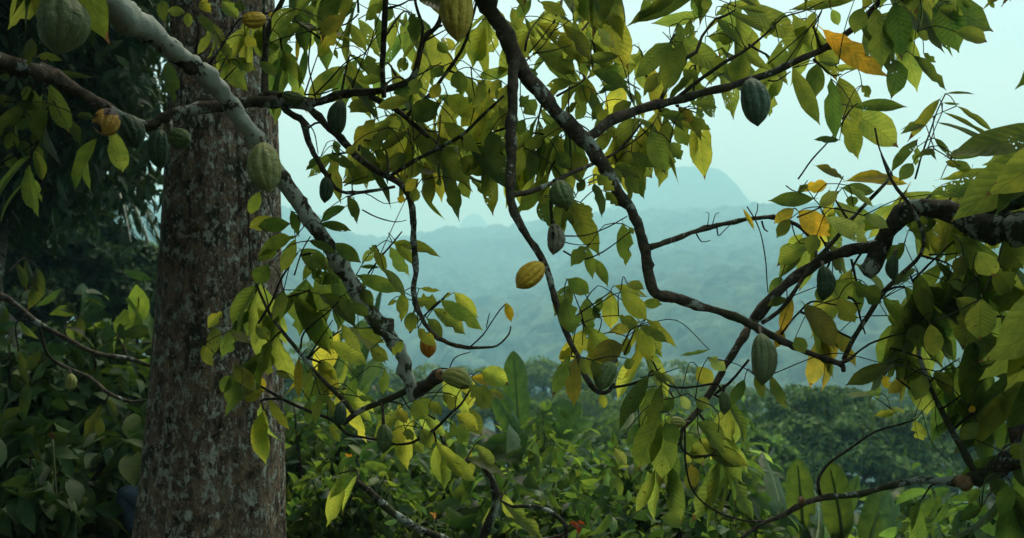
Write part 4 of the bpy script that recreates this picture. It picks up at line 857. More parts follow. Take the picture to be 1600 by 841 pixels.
for a, b_, d0, d1, n, Lf, kd in [
  ((533,147),(560,95),4.5,4.7,9,.22,'ggd'),((587,143),(650,150),4.45,4.8,9,.22,'ggb'),((560,20),(520,-40),4.5,4.5,12,.24,'dgg'),((640,0),(690,-30),4.4,4.5,12,.24,'ggd'),((500,60),(470,5),4.6,4.7,10,.24,'dgd'),
  ((560,235),(600,225),4.5,4.8,9,.22,'gbb'),((607,277),(585,210),4.45,4.8,8,.22,'ggb'),((627,177),(660,260),4.5,4.9,10,.22,'gbg'),((653,200),(740,215),4.6,4.9,10,.22,'ggb'),((680,223),(640,175),4.6,4.9,9,.22,'ggb'),
  ((683,233),(695,262),4.4,4.6,5,.2,'ggd'),((720,213),(760,222),4.2,4.5,5,.2,'gdd'),((700,110),(760,130),4.4,4.7,8,.22,'gbg'),((667,153),(720,165),4.5,4.8,9,.22,'ggb'),((690,40),(650,90),4.4,4.8,7,.22,'dgg'),
  ((550,237),(520,235),4.5,4.6,4,.2,'g'),((440,60),(450,110),4.7,4.8,7,.24,'dg'),((420,20),(380,70),4.7,4.8,8,.22,'gbg'),((445,-10),(500,20),4.7,4.9,10,.25,'dgg'),
  ((400,447),(385,490),4.5,4.7,8,.24,'gdg'),((443,520),(400,560),4.5,4.6,8,.24,'gbg'),((473,557),(500,590),4.5,4.7,8,.22,'gbb'),((510,600),(560,600),4.5,4.7,8,.22,'bgb'),((440,623),(420,650),4.5,4.6,5,.2,'gb'),
  ((600,627),(620,660),4.5,4.7,7,.2,'bbg'),((677,673),(700,700),4.4,4.5,7,.2,'bbg'),((664,597),(740,585),4.5,4.8,6,.2,'bb'),((470,400),(520,420),4.4,4.6,8,.24,'dgd'),((480,560),(560,510),4.6,4.9,9,.24,'bgb'),((430,470),(490,450),4.5,4.7,8,.25,'ddg'),
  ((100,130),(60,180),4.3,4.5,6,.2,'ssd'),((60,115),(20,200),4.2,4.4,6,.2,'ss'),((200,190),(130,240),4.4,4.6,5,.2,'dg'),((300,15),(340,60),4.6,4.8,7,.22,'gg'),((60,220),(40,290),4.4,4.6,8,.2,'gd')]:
    spray(T1, a, b_, d0, d1, n, Lf, kd)
for a, b_, d0, d1, n, Lf, kd in [
  ((640,170),(600,190),4.7,4.9,9,.23,'bgb'),((600,200),(640,240),4.8,5,9,.23,'gbb'),((700,180),(690,230),4.8,5,9,.23,'bgb'),((730,130),(780,170),4.6,4.9,9,.24,'bgb'),((600,60),(650,40),4.7,5,9,.23,'ggd'),((620,120),(590,100),4.8,5,4,.22,'gb')]:
    spray(T1, a, b_, d0, d1, n, Lf, kd)
for a, b_, d0, d1, n in [((150,-40),(40,-160),3.6,3.3,16),((300,-120),(200,-220),3.4,3.0,18),((450,-90),(480,-260),3.9,3.4,18),((600,-90),(620,-260),4.2,3.6,18),((330,-60),(360,-140),4.6,4.4,14),((540,-60),(560,-160),4.6,4.6,14),((700,-100),(720,-230),4.3,4.0,16),((0,-120),(-100,-300),2.9,2.4,18),((200,-260),(150,-500),2.8,2.2,20),((420,-300),(420,-560),2.9,2.3,20)]:  # sprays above the frame, added to shade the foliage
    spray(T1, a, b_, d0, d1, n, .27, 'dgg', r=3)
# ------------------------------------------------------------------ cocoa tree 2 (centre): limbs drop in from above
T2 = root_at(-1.7, .7, 'cocoa tree whose crooked limbs drop from the top centre and bend right across the valley')
g2 = T2.location.z
branch(T2, [], M_BARK, 'trunk', 14, .05, .15, world=[(-1.7, .7, g2-.3, .13), (-1.65, .72, g2+.8, .11), (-1.6, .8, g2+1.8, .1), (-1.4, 1.0, g2+2.7, .09)])
branch(T2, [(742, -40, 14, 3.95), (752, -8, 13.5, 3.97), (768, 18, 13.2, 3.98), (788, 48, 13, 4), (800, 77, 13, 4), (808, 98, 13.5, 4), (822, 118, 12.5, 4), (847, 148, 11.5, 4.02), (873, 179, 11.5, 4.04), (900, 205, 12.5, 4.05), (917, 222, 12.5, 4.06), (934, 244, 11, 4.06), (949, 268, 10.2, 4.07), (962, 294, 9.6, 4.08), (985, 325, 9.2, 4.1), (999, 360, 8.8, 4.1), (1008, 393, 8.5, 4.1), (1013, 423, 8.4, 4.1), (1018, 448, 9.2, 4.1), (1028, 461, 8.6, 4.1), (1050, 465, 7.4, 4.1), (1093, 478, 7, 4.1), (1133, 490, 6.8, 4.1), (1167, 504, 6.5, 4.1), (1200, 521, 6, 4.08), (1233, 538, 5.5, 4.05), (1267, 553, 5, 4.03), (1300, 565, 4.6, 4), (1316, 569, 4.6, 4), (1318, 581, 3, 4)],
       M_BARK, 'branch', 15, .016, .17, 'crooked main limb running from top centre down and away to the right', world=BW((-1.5, .9, g2+2.6, .09), (-1.1, 1.8, g2+3.4, .08), (-.55, 3.0, g2+3.5, .07)))
branch(T2, [(1310, 568, 3.4, 4), (1326, 562, 3, 4), (1334, 556, 2.6, 4)], M_BARK, 'branch', 7)
branch(T2, [(806, 95, 8, 3.98), (801, 120, 9, 3.95), (801, 160, 8.6, 3.92), (799, 205, 8, 3.9), (798, 250, 7.4, 3.9), (797, 290, 7, 3.88), (800, 320, 6.8, 3.86), (816, 357, 6.2, 3.85), (840, 393, 5.8, 3.85), (854, 420, 5.4, 3.85), (863, 453, 5, 3.85), (875, 493, 4.8, 3.85), (890, 533, 4.5, 3.84), (903, 557, 4.3, 3.83), (914, 587, 4.2, 3.82), (929, 609, 4.2, 3.8), (941, 614, 4, 3.8), (951, 611, 3.2, 3.8), (960, 599, 2, 3.8)], M_BARK, 'branch', 11, .018, .2, 'thin limb dropping straight then curving down to a hooked tip')
branch(T2, [(800, 305, 4.6, 3.88), (827, 300, 4.4, 3.9), (857, 289, 4, 3.95), (890, 272, 3.4, 4), (927, 256, 3, 4.15), (960, 240, 2.5, 4.2), (985, 215, 2, 4.2), (1003, 192, 1.6, 4.2)], M_BARK, 'branch', 8, .02, .22)
branch(T2, [(912, 218, 8.5, 4.06), (930, 208, 8.5, 4.07), (950, 193, 8, 4.1), (990, 174, 7.4, 4.14), (1033, 162, 7.2, 4.18), (1083, 150, 6.4, 4.2), (1133, 137, 6, 4.22), (1167, 127, 5.6, 4.24), (1200, 116, 5.4, 4.26), (1240, 97, 5.2, 4.28), (1283, 78, 5.2, 4.3), (1323, 53, 5.2, 4.3), (1350, 30, 5, 4.3), (1378, -5, 4.6, 4.3), (1400, -60, 4, 4.3)], M_BARK, 'branch', 11, .018, .15, 'long limb rising to the upper right with the blue-green pod')
branch(T2, [(1033, 156, 3.6, 4.18), (1050, 117, 3.4, 4.2), (1067, 93, 3.2, 4.22), (1088, 81, 3, 4.24), (1097, 57, 2.4, 4.26), (1120, 27, 1.6, 4.28)], M_BARK, 'branch', 8)
branch(T2, [(1055, 155, 3.2, 4.2), (1100, 120, 3, 4.15), (1133, 97, 2.7, 4.1), (1167, 77, 2.3, 4.08), (1200, 50, 1.8, 4.05), (1223, 27, 1.5, 4.02), (1255, 18, 1.2, 4), (1288, 2, 1, 4)], M_BARK, 'branch', 7)
branch(T2, [(1012, 388, 5.2, 4.1), (1047, 377, 4.6, 4.12), (1087, 361, 4.2, 4.15), (1133, 350, 3.9, 4.2), (1167, 343, 3.6, 4.22), (1200, 340, 3.4, 4.25), (1230, 344, 3.2, 4.25), (1257, 361, 3, 4.25), (1273, 383, 2.6, 4.25), (1275, 404, 2, 4.25)], M_BARK, 'branch', 8, .018, .25)
for rows, r0, r1, d in [
  ([(1105,355),(1108,335),(1103,332)],.9,.5,4.16),([(1113,352),(1118,335),(1124,333)],.9,.5,4.16),([(1120,352),(1122,368),(1128,364),(1142,350)],1.4,.7,4.18),([(1087,363),(1096,378),(1110,376)],1.3,.7,4.15),
  ([(1178,342),(1183,330),(1184,318)],1,.7,4.22),([(1167,323),(1178,340),(1187,360),(1193,385),(1197,413),(1198,435),(1200,457)],1.1,.8,4.1),([(1190,345),(1194,358),(1200,362)],1.6,1,4.22),
  ([(827,83),(850,55),(868,30)],1.4,.7,4.2),([(822,95),(850,70),(875,32)],1.4,.7,4.2),([(832,84),(860,80),(892,71)],1.4,.8,4.2),([(805,105),(840,100),(850,95)],1,.6,4.2),
  ([(982,112),(983,135),(990,165)],.9,.6,4.1),([(996,110),(990,140),(1000,165)],.8,.5,4.1),([(892,272),(891,225),(888,180),(890,130)],1.8,1,4.2),([(945,247),(980,228),(1010,205),(1023,190)],1.6,1,4.3),([(880,180),(915,200),(920,205)],1.5,1,4.3),
  ([(878,278),(860,255),(815,228)],1.3,.8,4.1),([(882,369),(915,368),(950,355),(980,338)],1.3,1,4.0),([(880,378),(905,383),(938,380)],1,.6,4.0),([(880,392),(905,405),(930,400),(955,385),(985,362),(1000,352)],1.5,1,4.0),
  ([(1060,78),(1045,60),(1035,50)],1,.7,4.2),([(1270,45),(1283,20),(1290,-10)],1.2,.8,4.1),([(1200,100),(1235,70),(1270,38),(1290,5)],1.2,.8,4.1),([(1223,105),(1245,75),(1260,50),(1275,30)],1.1,.7,4.1),([(1200,126),(1215,126),(1235,112)],1.5,1,4.2),([(1270,92),(1285,105),(1300,118),(1315,116)],1.8,1.2,4.25),
  ([(885,505),(912,485),(935,470),(955,455)],1.5,1,3.95),([(892,448),(903,475),(911,500),(910,540)],1.2,.8,3.95),([(935,520),(940,500),(928,485)],1.2,.8,4.0),([(955,605),(985,600),(1015,588),(1032,575)],1.4,1,4),([(975,555),(990,520),(995,510)],1.5,1,4.1),
  ([(862,300),(861,325),(863,350)],3,2.4,3.9),([(893,556),(898,520),(905,500)],1.2,.8,3.85),([(1000,590),(1030,585),(1060,575)],1,.7,4.1)]:
    twig(T2, rows, d, r0, r1)
leafset(T2, 800, 0, 4.3, [(130,10,255,85,62,'g'),(290,15,465,130,85,'g'),(445,40,548,332,125,'b'),(400,130,470,240,60,'p'),(240,120,405,312,92,'g'),(290,90,312,322,62,'g'),(0,40,62,172,72,'g'),(60,80,100,205,30,'d'),(90,0,20,90,60,'d'),(150,285,352,402,78,'g'),(500,262,330,322,72,'g'),(380,335,562,392,72,'d'),(545,388,370,442,50,'d'),(280,390,160,412,60,'g'),(330,400,350,502,62,'b'),(430,480,365,560,52,'d'),(450,510,400,590,50,'g'),(560,480,468,542,70,'g'),(330,30,290,130,50,'g')])
leafset(T2, 800, 0, 4.3, [(40,450,112,545,92,'g'),(90,320,112,372,40,'d'),(250,590,130,622,72,'g'),(225,645,148,742,52,'d'),(230,650,262,742,60,'b'),(100,690,92,842,62,'d'),(50,700,28,832,62,'g'),(300,710,332,832,92,'g'),(210,710,272,802,72,'d'),(300,480,250,560,60,'g'),(300,560,360,480,60,'g'),(160,640,60,700,60,'g'),(400,560,430,640,60,'g'),(60,560,30,640,60,'d')])
leafset(T2, 800, 0, 4.25, [(905,60,658,138,66,'g'),(840,90,832,192,52,'d'),(780,110,802,205,50,'g'),(742,200,560,362,92,'g'),(720,210,640,232,32,'g'),(750,200,690,422,50,'d'),(800,200,720,440,112,'g'),(700,340,598,442,62,'g'),(905,220,932,402,84,'g'),(800,330,882,372,62,'g'),(1090,230,1040,402,112,'g'),(920,172,1065,182,72,'g'),(960,90,1062,205,60,'g'),(1070,110,1152,272,84,'g'),(1100,240,1182,342,52,'g'),(1062,60,1062,200,32,'p')])
leafset(T2, 800, 0, 4.25, [(1050,32,1205,52,34,'g'),(1010,35,1145,-5,44,'g'),(955,75,1070,15,54,'g'),(900,-5,912,52,40,'g'),(990,345,958,258,70,'b'),(1165,120,1205,180,44,'g'),(850,482,965,502,62,'g'),(780,510,852,572,62,'m'),(690,535,825,562,52,'d'),(820,560,935,607,62,'g'),(870,510,902,552,34,'p'),(770,580,838,682,84,'g'),(700,590,748,692,62,'g'),(740,670,805,742,72,'g'),(650,615,722,822,105,'g'),(630,600,588,732,72,'g')])
leafset(T2, 800, 0, 4.35, [(560,715,662,802,62,'d'),(600,560,480,652,84,'g'),(500,655,440,600,50,'g'),(570,720,652,842,92,'g'),(480,770,602,842,72,'g'),(520,700,478,770,60,'b'),(440,780,520,860,60,'g'),(540,600,500,680,60,'g'),(700,640,700,760,60,'b'),(600,640,560,760,70,'g')])
leafset(T2, 400, 0, 4.3, [(1090,90,1012,322,128,'b'),(1205,330,1028,357,60,'g'),(945,330,960,452,84,'g'),(1195,525,1085,622,92,'g'),(1100,620,1152,805,112,'d'),(900,250,850,200,50,'d'),(870,185,935,240,56,'b'),(1150,380,1090,440,60,'b'),(1180,400,1160,520,70,'b'),(1000,420,1080,560,80,'g')])
leafset(T2, 800, 280, 4.05, [(150,80,172,235,92,'g'),(210,100,242,275,62,'g'),(285,110,322,238,62,'b'),(320,110,378,184,52,'b'),(385,20,402,184,94,'g'),(440,60,502,136,62,'b'),(400,-20,480,60,70,'g'),(530,-10,592,68,72,'g'),(340,0,300,60,50,'g'),(120,80,160,120,40,'b'),(255,150,290,220,30,'g'),(470,-20,440,60,50,'g')])
leafset(T2, 800, 280, 4.0, [(520,210,542,415,86,'b'),(548,225,568,262,30,'b'),(350,315,268,408,72,'b'),(355,320,375,472,52,'b'),(375,370,462,502,62,'b')], .12)
leafset(T2, 800, 280, 3.95, [(270,500,198,645,92,'g'),(258,470,362,545,84,'b'),(250,560,292,732,112,'g'),(350,560,348,735,104,'g'),(385,600,412,655,50,'d'),(465,530,448,705,88,'b'),(480,500,638,558,52,'b'),(510,530,642,655,92,'b'),(540,490,618,522,60,'b'),(615,580,702,600,52,'b'),(600,670,440,716,64,'m'),(380,640,440,560,50,'g'),(290,700,270,640,60,'b'),(500,640,600,700,60,'b')])
leafset(T2, 800, 280, 3.95, [(630,655,768,802,44,'b'),(600,690,702,842,84,'b'),(590,700,655,845,74,'b'),(520,780,368,845,112,'m'),(400,740,318,802,62,'b'),(292,790,214,842,50,'g'),(540,740,530,832,50,'g'),(925,800,788,836,22,'g'),(600,690,740,760,60,'g'),(640,670,700,700,40,'b')])
leafset(T2, 800, 280, 4.15, [(1085,140,1136,242,26,'y')], label='thin yellow leaf hanging from the bare twig', name='leaf')
leafset(T2, 800, 560, 3.85, [(272,-10,178,184,72,'g'),(298,-5,268,228,80,'m'),(420,165,430,237,42,'b'),(380,10,400,100,70,'g'),(540,0,560,50,60,'g'),(320,0,360,80,50,'b')])
leafset(T2, 1200, 0, 4.25, [(115,320,242,592,84,'g'),(70,360,-5,485,54,'g'),(230,300,212,462,92,'g'),(330,300,235,290,50,'g'),(80,80,95,258,72,'g'),(110,60,215,225,62,'g'),(405,0,95,42,62,'g'),(300,45,330,122,50,'g'),(30,100,-5,180,44,'g'),(225,150,250,240,62,'g'),(220,60,180,140,50,'b')])
leafset(T2, 1200, 0, 4.0, [(258,140,545,395,128,'o')], label='large brownish yellow leaf hanging beside the limb', name='leaf')
leafset(T2, 1200, 0, 4.25, [(295,370,310,665,84,'d'),(335,365,405,645,132,'g'),(350,560,438,742,100,'b'),(400,502,655,490,64,'d'),(400,530,622,680,150,'g'),(335,658,212,662,42,'d'),(440,400,482,455,50,'g'),(420,320,300,330,40,'g')])
leafset(T2, 1200, 0, 4.2, [(505,40,550,325,132,'g'),(600,20,642,285,165,'d'),(840,10,882,255,155,'d'),(880,150,1030,197,84,'g'),(680,260,842,420,72,'d'),(600,280,600,468,104,'g'),(715,0,712,135,26,'p'),(730,250,792,292,34,'d'),(700,150,760,180,50,'b'),(930,-20,942,42,44,'d'),(1030,-10,1062,42,24,'d'),(700,40,660,200,110,'d'),(440,40,400,160,90,'g'),(800,40,930,80,70,'d')])
for a, b_, d0, d1, n, Lf, kd in [
  ((820,80),(850,20),4.2,4.4,11,.23,'ggb'),((870,150),(900,110),4.2,4.6,9,.23,'ggb'),((847,160),(830,240),4.2,4.6,10,.22,'gdg'),((890,180),(860,230),4.2,4.5,10,.22,'gdg'),((940,200),(975,240),4.2,4.6,10,.22,'gbg'),((990,180),(1020,225),4.2,4.5,10,.23,'gbb'),
  ((1033,160),(1060,195),4.2,4.5,7,.22,'gbg'),((1083,150),(1075,110),4.3,4.5,7,.22,'gg'),((960,130),(1000,140),4.4,4.7,5,.22,'gb'),((930,90),(900,60),4.4,4.7,8,.23,'ggb'),((780,130),(760,180),4.2,4.5,9,.22,'gbb'),((790,200),(760,260),4.2,4.5,6,.22,'gdg'),
  ((1040,80),(1090,50),4.3,4.5,8,.22,'gg'),((1120,30),(1160,0),4.3,4.4,8,.22,'gg'),((1323,53),(1400,40),4.3,4.5,10,.26,'dg'),((1378,0),(1440,-10),4.3,4.4,12,.27,'dgd'),((1283,78),(1250,30),4.3,4.4,7,.23,'gg'),((910,500),(930,530),4,4.2,8,.2,'bbg'),((985,515),(1000,560),4,4.2,8,.2,'bb'),((885,300),(900,320),4,4.2,5,.19,'gb'),((960,240),(975,265),4.2,4.4,4,.2,'gdg')]:
    spray(T2, a, b_, d0, d1, n, Lf, kd)
for a, b_, d0, d1, n, Lf, kd in [
  ((900,60),(940,30),4.4,4.7,10,.25,'gbg'),((860,50),(880,0),4.4,4.7,10,.25,'ggb'),((860,210),(820,200),4.4,4.6,9,.24,'gdg'),((880,240),(850,300),4.2,4.4,7,.22,'gbg'),((1010,120),(990,70),4.5,4.7,8,.24,'gb'),((1080,90),(1140,70),4.4,4.6,9,.24,'gbg'),((1170,70),(1200,100),4.3,4.5,5,.22,'g'),((1060,165),(1100,180),4.4,4.5,5,.22,'gb'),((780,20),(740,50),4.3,4.6,8,.25,'bg')]:
    spray(T2, a, b_, d0, d1, n, Lf, kd)
for a, b_, d0, d1, n in [((760,-60),(820,-200),4,3.7,16),((820,-60),(900,-150),4.2,4,16),((700,-160),(620,-420),3.6,3,20),((900,-30),(960,-90),4.4,4.3,14),((1130,-30),(1100,-100),4.3,4.2,10),((1400,-60),(1480,-150),4.3,4,18),((1400,-60),(1300,-160),4.2,3.7,16),((760,-300),(900,-600),3,2.4,22)]:  # overhead sprays out of view, put in for their shade
    spray(T2, a, b_, d0, d1, n, .27, 'dgg', r=3)
# ------------------------------------------------------------------ cocoa tree 3 (right)
T3 = root_at(2.75, 3.3, 'cocoa tree reaching in from the right edge with a thick grey lichened limb')
g3 = T3.location.z
branch(T3, [], M_BARK, 'trunk', 14, .05, .15, world=[(2.75, 3.3, g3-.3, .14), (2.7, 3.3, g3+.6, .13), (2.6, 3.3, g3+1.3, .12), (2.5, 3.3, g3+2.2, .11), (2.5, 3.1, g3+3.2, .07)])
branch(T3, [(1720, 395, 26, 3.4), (1650, 368, 25, 3.5), (1600, 352, 24, 3.6), (1567, 350, 22, 3.7), (1535, 348, 20, 3.78), (1507, 341, 18, 3.85), (1467, 328, 14.5, 3.95), (1433, 323, 13.5, 4), (1403, 341, 13, 4.05), (1384, 368, 13, 4.1), (1374, 392, 13.5, 4.12), (1360, 417, 13, 4.12), (1352, 428, 10, 4.12)], M_MIX, 'branch', 16, .016, .15, 'thick lichen-spotted limb ending in a sawn stub', world=BW((2.55, 3.3, g3+1.6, .11),))
branch(T3, [(1650, 290, 12, 3.5), (1600, 312, 11, 3.6), (1560, 322, 10, 3.7), (1530, 338, 9, 3.8)], M_BARK, 'branch', 10, world=BW((2.5, 3.2, g3+2.1, .08),))
branch(T3, [(1378, 382, 9.5, 4.1), (1350, 388, 9, 4.12), (1322, 393, 8.6, 4.14), (1296, 402, 8.4, 4.16), (1272, 414, 8, 4.18), (1250, 428, 8, 4.2), (1227, 445, 8.4, 4.2), (1203, 470, 8.6, 4.22), (1186, 492, 9, 4.24), (1172, 508, 7.5, 4.24), (1160, 528, 6, 4.2), (1143, 556, 5.6, 4.18), (1127, 583, 5.2, 4.16), (1110, 613, 5.2, 4.14), (1090, 643, 5, 4.12), (1068, 668, 3.6, 4.1), (1063, 692, 2.4, 4.1), (1070, 706, 2, 4.1), (1084, 714, 1.4, 4.1)], M_BARK, 'branch', 12, .018, .18)
branch(T3, [(1393, 270, 2.2, 4), (1385, 285, 2.6, 4), (1360, 311, 3, 4.05), (1327, 347, 3.2, 4.08), (1297, 383, 3.4, 4.1), (1270, 411, 3.4, 4.1), (1243, 453, 3.4, 4.12), (1217, 487, 3.4, 4.15), (1190, 505, 3.6, 4.18)], M_BARK, 'branch', 8)
branch(T3, [(1377, 240, 1.6, 3.9), (1393, 282, 3, 3.9), (1423, 323, 3.2, 3.88), (1443, 367, 3.2, 3.88), (1438, 398, 3.2, 3.9), (1417, 421, 3.4, 3.95), (1380, 457, 4, 4), (1357, 493, 4.2, 4.02), (1333, 530, 4, 4.04), (1318, 562, 3.6, 4.04)], M_BARK, 'branch', 8)
branch(T3, [(1640, 690, 17, 3.6), (1600, 708, 15, 3.65), (1567, 724, 13.5, 3.7), (1534, 744, 12, 3.75), (1508, 752, 9.5, 3.78), (1480, 752, 6, 3.8), (1434, 750, 5.2, 3.82), (1387, 760, 5, 3.85), (1344, 772, 4.8, 3.88), (1283, 779, 4.6, 3.9), (1253, 788, 4.6, 3.9), (1220, 807, 4, 3.92), (1198, 815, 3.4, 3.92), (1160, 840, 2.6, 3.92), (1120, 880, 2, 3.92)], M_BARK, 'branch', 11, .018, .22, 'low mossy limb running left from the right edge', world=BW((2.75, 3.3, g3+.5, .1),))
branch(T3, [(1283, 776, 3, 3.9), (1278, 755, 2.8, 3.92), (1284, 738, 2.5, 3.95), (1300, 720, 2.3, 3.97), (1334, 697, 2, 4), (1367, 675, 1.7, 4), (1400, 665, 1.4, 4), (1430, 656, 1, 4)], M_TWIG, 'branch', 7)
branch(T3, [(1524, 738, 6, 3.76), (1512, 715, 5.4, 3.8), (1497, 690, 5, 3.85), (1477, 653, 4.6, 3.9), (1460, 620, 4.2, 3.95), (1447, 587, 3.8, 4), (1436, 555, 3, 4.02), (1440, 520, 2, 4.05)], M_BARK, 'branch', 9)
branch(T3, [(1488, 672, 2.6, 3.88), (1512, 652, 2.5, 3.85), (1534, 637, 2.3, 3.82), (1550, 618, 2, 3.8)], M_TWIG, 'branch', 7)
b = Buf(); tube(b, pxpath([(1254, 786, 5, 3.89), (1252, 780, 5, 3.88)]), 10, .01, .05, seed=4); b.build('cut_face', M_CUT, T3, origin=T3.location)
b = Buf(); tube(b, pxpath([(1509, 757, 10, 3.74), (1503, 754, 12, 3.7), (1498, 752, 9, 3.68)]), 12, .01, .2, seed=9); b.build('burl', M_CUT, T3, origin=T3.location)
for rows, r0, r1, d in [
  ([(1220,523),(1235,503),(1250,487),(1262,475),(1275,471),(1310,477),(1345,474)],1.8,1.4,4.1),([(1333,557),(1358,538),(1400,523),(1433,518),(1460,516)],1.8,1.2,4),([(1430,280),(1441,240),(1453,207),(1465,172),(1477,147)],1.6,1,3.9),
  ([(1247,280),(1270,248),(1293,223),(1312,198),(1330,170),(1340,162)],1.5,1,4.1),([(1367,200),(1375,235),(1395,275)],1.4,1,3.95),([(1228,290),(1245,300),(1262,282)],1,.8,4.1),
  ([(1245,340),(1280,325),(1300,308),(1310,290),(1318,275)],1.4,.8,4.05),([(1217,410),(1245,388),(1263,375)],1.8,1,4.2),([(1236,345),(1242,368),(1252,382)],1.1,.7,4.2),([(1425,440),(1460,405),(1500,370),(1520,366)],2,1.2,3.9),([(1452,398),(1475,398),(1497,396)],1.8,1.2,3.9),
  ([(1450,600),(1430,610),(1415,602),(1400,590)],2,1.2,4),([(1325,465),(1337,472),(1345,500),(1352,522)],2.5,1.2,4.05),([(1330,405),(1338,440),(1345,465)],2,1.6,4.05),([(1463,620),(1462,655),(1470,690),(1490,720)],.7,.4,3.9),([(1440,640),(1455,690),(1480,720),(1500,735)],.6,.4,3.9),([(1450,600),(1430,650),(1435,690)],.6,.4,3.9),
  ([(1555,600),(1580,630),(1590,665)],1,.6,3.8),([(1568,585),(1590,600),(1610,640)],1,.6,3.8),([(1127,610),(1120,600),(1100,602),(1070,606),(1045,603),(1033,590),(1020,565)],2.2,1.6,4.1),([(1118,615),(1140,598),(1160,575),(1170,562)],2.4,2,4.1),([(1020,578),(1003,596),(975,604),(955,607)],1.5,1,4),([(1100,716),(1115,708),(1122,696)],1.3,.8,4.1),([(1500,815),(1515,800),(1530,795),(1530,775)],1.5,.9,3.8),
  ([(1070,668),(1072,730),(1085,770),(1120,800),(1170,815),(1200,813)],1.8,1.4,4.0),([(1300,400),(1290,425),(1286,432)],2,1.6,4.15)]:
    twig(T3, rows, d, r0, r1)
# the slender shoot at upper right with long narrow hanging leaves
leafset(T3, 1200, 0, 3.9, [(830,440,970,436,16,'g'),(820,482,902,496,14,'g'),(885,498,1062,622,34,'g'),(818,525,1122,657,30,'g'),(795,575,1155,742,58,'g'),(778,545,618,602,34,'g'),(805,465,655,670,52,'b'),(742,590,618,632,42,'g'),(702,655,568,812,64,'g'),(750,695,792,762,42,'d'),(780,648,862,742,42,'g'),(860,716,928,704,24,'g'),(680,768,610,848,64,'g'),(850,742,1060,700,60,'g'),(1205,735,1000,772,84,'g'),(810,842,1102,790,54,'b'),(780,700,700,740,40,'g'),(860,760,960,800,50,'g'),(1150,720,1210,790,70,'g'),(900,780,830,760,40,'g'),(700,690,690,780,40,'g')], .15)
leafset(T3, 1200, 0, 4.05, [(225,778,365,838,62,'m')], label='yellowing leaf beside the fork of thin twigs', name='leaf')
leafset(T3, 1200, 0, 4.05, [(390,835,605,812,66,'y')], label='bright yellow leaf lying under the shoot', name='leaf')
leafset(T3, 1200, 280, 4.0, [(650,22,345,12,84,'y')], label='long yellow leaf above the limb fork', name='leaf')
leafset(T3, 1200, 280, 4.1, [(160,52,285,22,62,'y')], label='small golden leaf by the forked twig', name='leaf')
leafset(T3, 1200, 280, 4.1, [(120,138,28,212,64,'o'),(140,150,285,275,112,'o')], .05, label='pair of brown-blotched orange leaves', name='leaf')
leafset(T3, 1200, 280, 4.05, [(215,92,0,106,72,'d'),(100,190,40,278,62,'b'),(160,260,78,352,72,'b'),(180,310,42,412,92,'b'),(240,130,335,58,62,'p'),(270,180,485,282,84,'p'),(300,140,525,222,112,'g'),(450,170,572,222,62,'p'),(400,130,382,78,60,'g'),(760,72,1025,18,92,'g'),(150,30,170,60,60,'g'),(230,260,180,350,80,'g'),(350,40,500,70,70,'g'),(380,30,500,130,40,'p')])
leafset(T3, 1200, 280, 3.9, [(870,258,1008,442,104,'g'),(690,420,578,492,54,'p'),(705,440,732,682,92,'g'),(838,480,1175,595,104,'p'),(840,500,850,728,92,'g'),(800,540,802,652,62,'p'),(660,240,800,192,84,'d'),(540,560,692,742,122,'g'),(460,560,532,508,52,'p'),(720,120,620,220,90,'g'),(760,240,760,380,90,'g'),(640,300,560,400,80,'g'),(880,180,960,240,80,'g'),(1000,260,1080,330,90,'g'),(920,360,880,470,80,'g')])
leafset(T3, 1200, 280, 4.1, [(170,588,302,808,132,'m')], label='dull orange-green broad leaf hanging low', name='leaf')
leafset(T3, 1200, 280, 4.15, [(110,550,58,742,62,'o'),(60,700,40,800,60,'o')], .05, label='narrow brownish yellow leaves behind the big hanging pod', name='leaf')
leafset(T3, 1200, 280, 4.1, [(90,560,0,600,50,'g'),(300,480,400,560,110,'g'),(330,560,400,680,100,'g'),(300,752,402,745,34,'g'),(130,740,170,820,70,'g'),(300,370,350,450,80,'g'),(60,460,10,550,60,'g'),(400,480,520,600,110,'d'),(100,300,60,370,50,'b'),(560,640,680,720,80,'g'),(240,500,260,580,60,'g')])
leafset(T3, 1200, 280, 3.7, [(1000,560,980,760,150,'g'),(1100,600,1060,800,140,'g'),(960,600,900,800,130,'g'),(1180,480,1120,640,140,'g'),(1060,420,1160,520,120,'g'),(940,700,1090,830,90,'g'),(760,680,800,830,90,'g'),(880,560,1000,640,100,'g'),(1100,300,1200,420,140,'g'),(980,340,1060,460,110,'g'),(700,680,690,800,100,'g'),(1120,740,1200,830,90,'g')])
leafset(T3, 1200, 560, 3.85, [(10,78,72,248,52,'g'),(560,28,382,152,84,'g'),(640,100,560,165,62,'m'),(705,5,650,125,132,'g'),(540,80,562,145,52,'y'),(862,110,882,265,92,'d'),(780,60,868,168,80,'g'),(915,40,1095,155,115,'d'),(1000,40,1165,102,54,'g'),(1045,218,1092,440,108,'d'),(980,300,912,392,72,'g'),(690,290,722,390,72,'g'),(960,120,870,200,60,'d'),(1120,40,1210,62,60,'d'),(940,232,972,250,40,'y'),(740,80,690,200,80,'g'),(1080,160,1160,260,80,'d')])
leafset(T3, 1200, 560, 4.2, [(520,158,362,192,36,'p'),(468,165,532,165,32,'p'),(575,236,642,245,30,'p'),(600,250,500,275,40,'b')], .1)
leafset(T3, 1200, 560, 3.6, [(970,380,880,420,60,'d'),(1100,540,1000,590,50,'d'),(1050,560,1120,660,80,'d'),(1150,600,1060,720,90,'d'),(1190,520,1180,680,90,'d'),(990,610,940,690,60,'g'),(1000,700,900,760,70,'d'),(1140,400,1190,480,80,'g')])
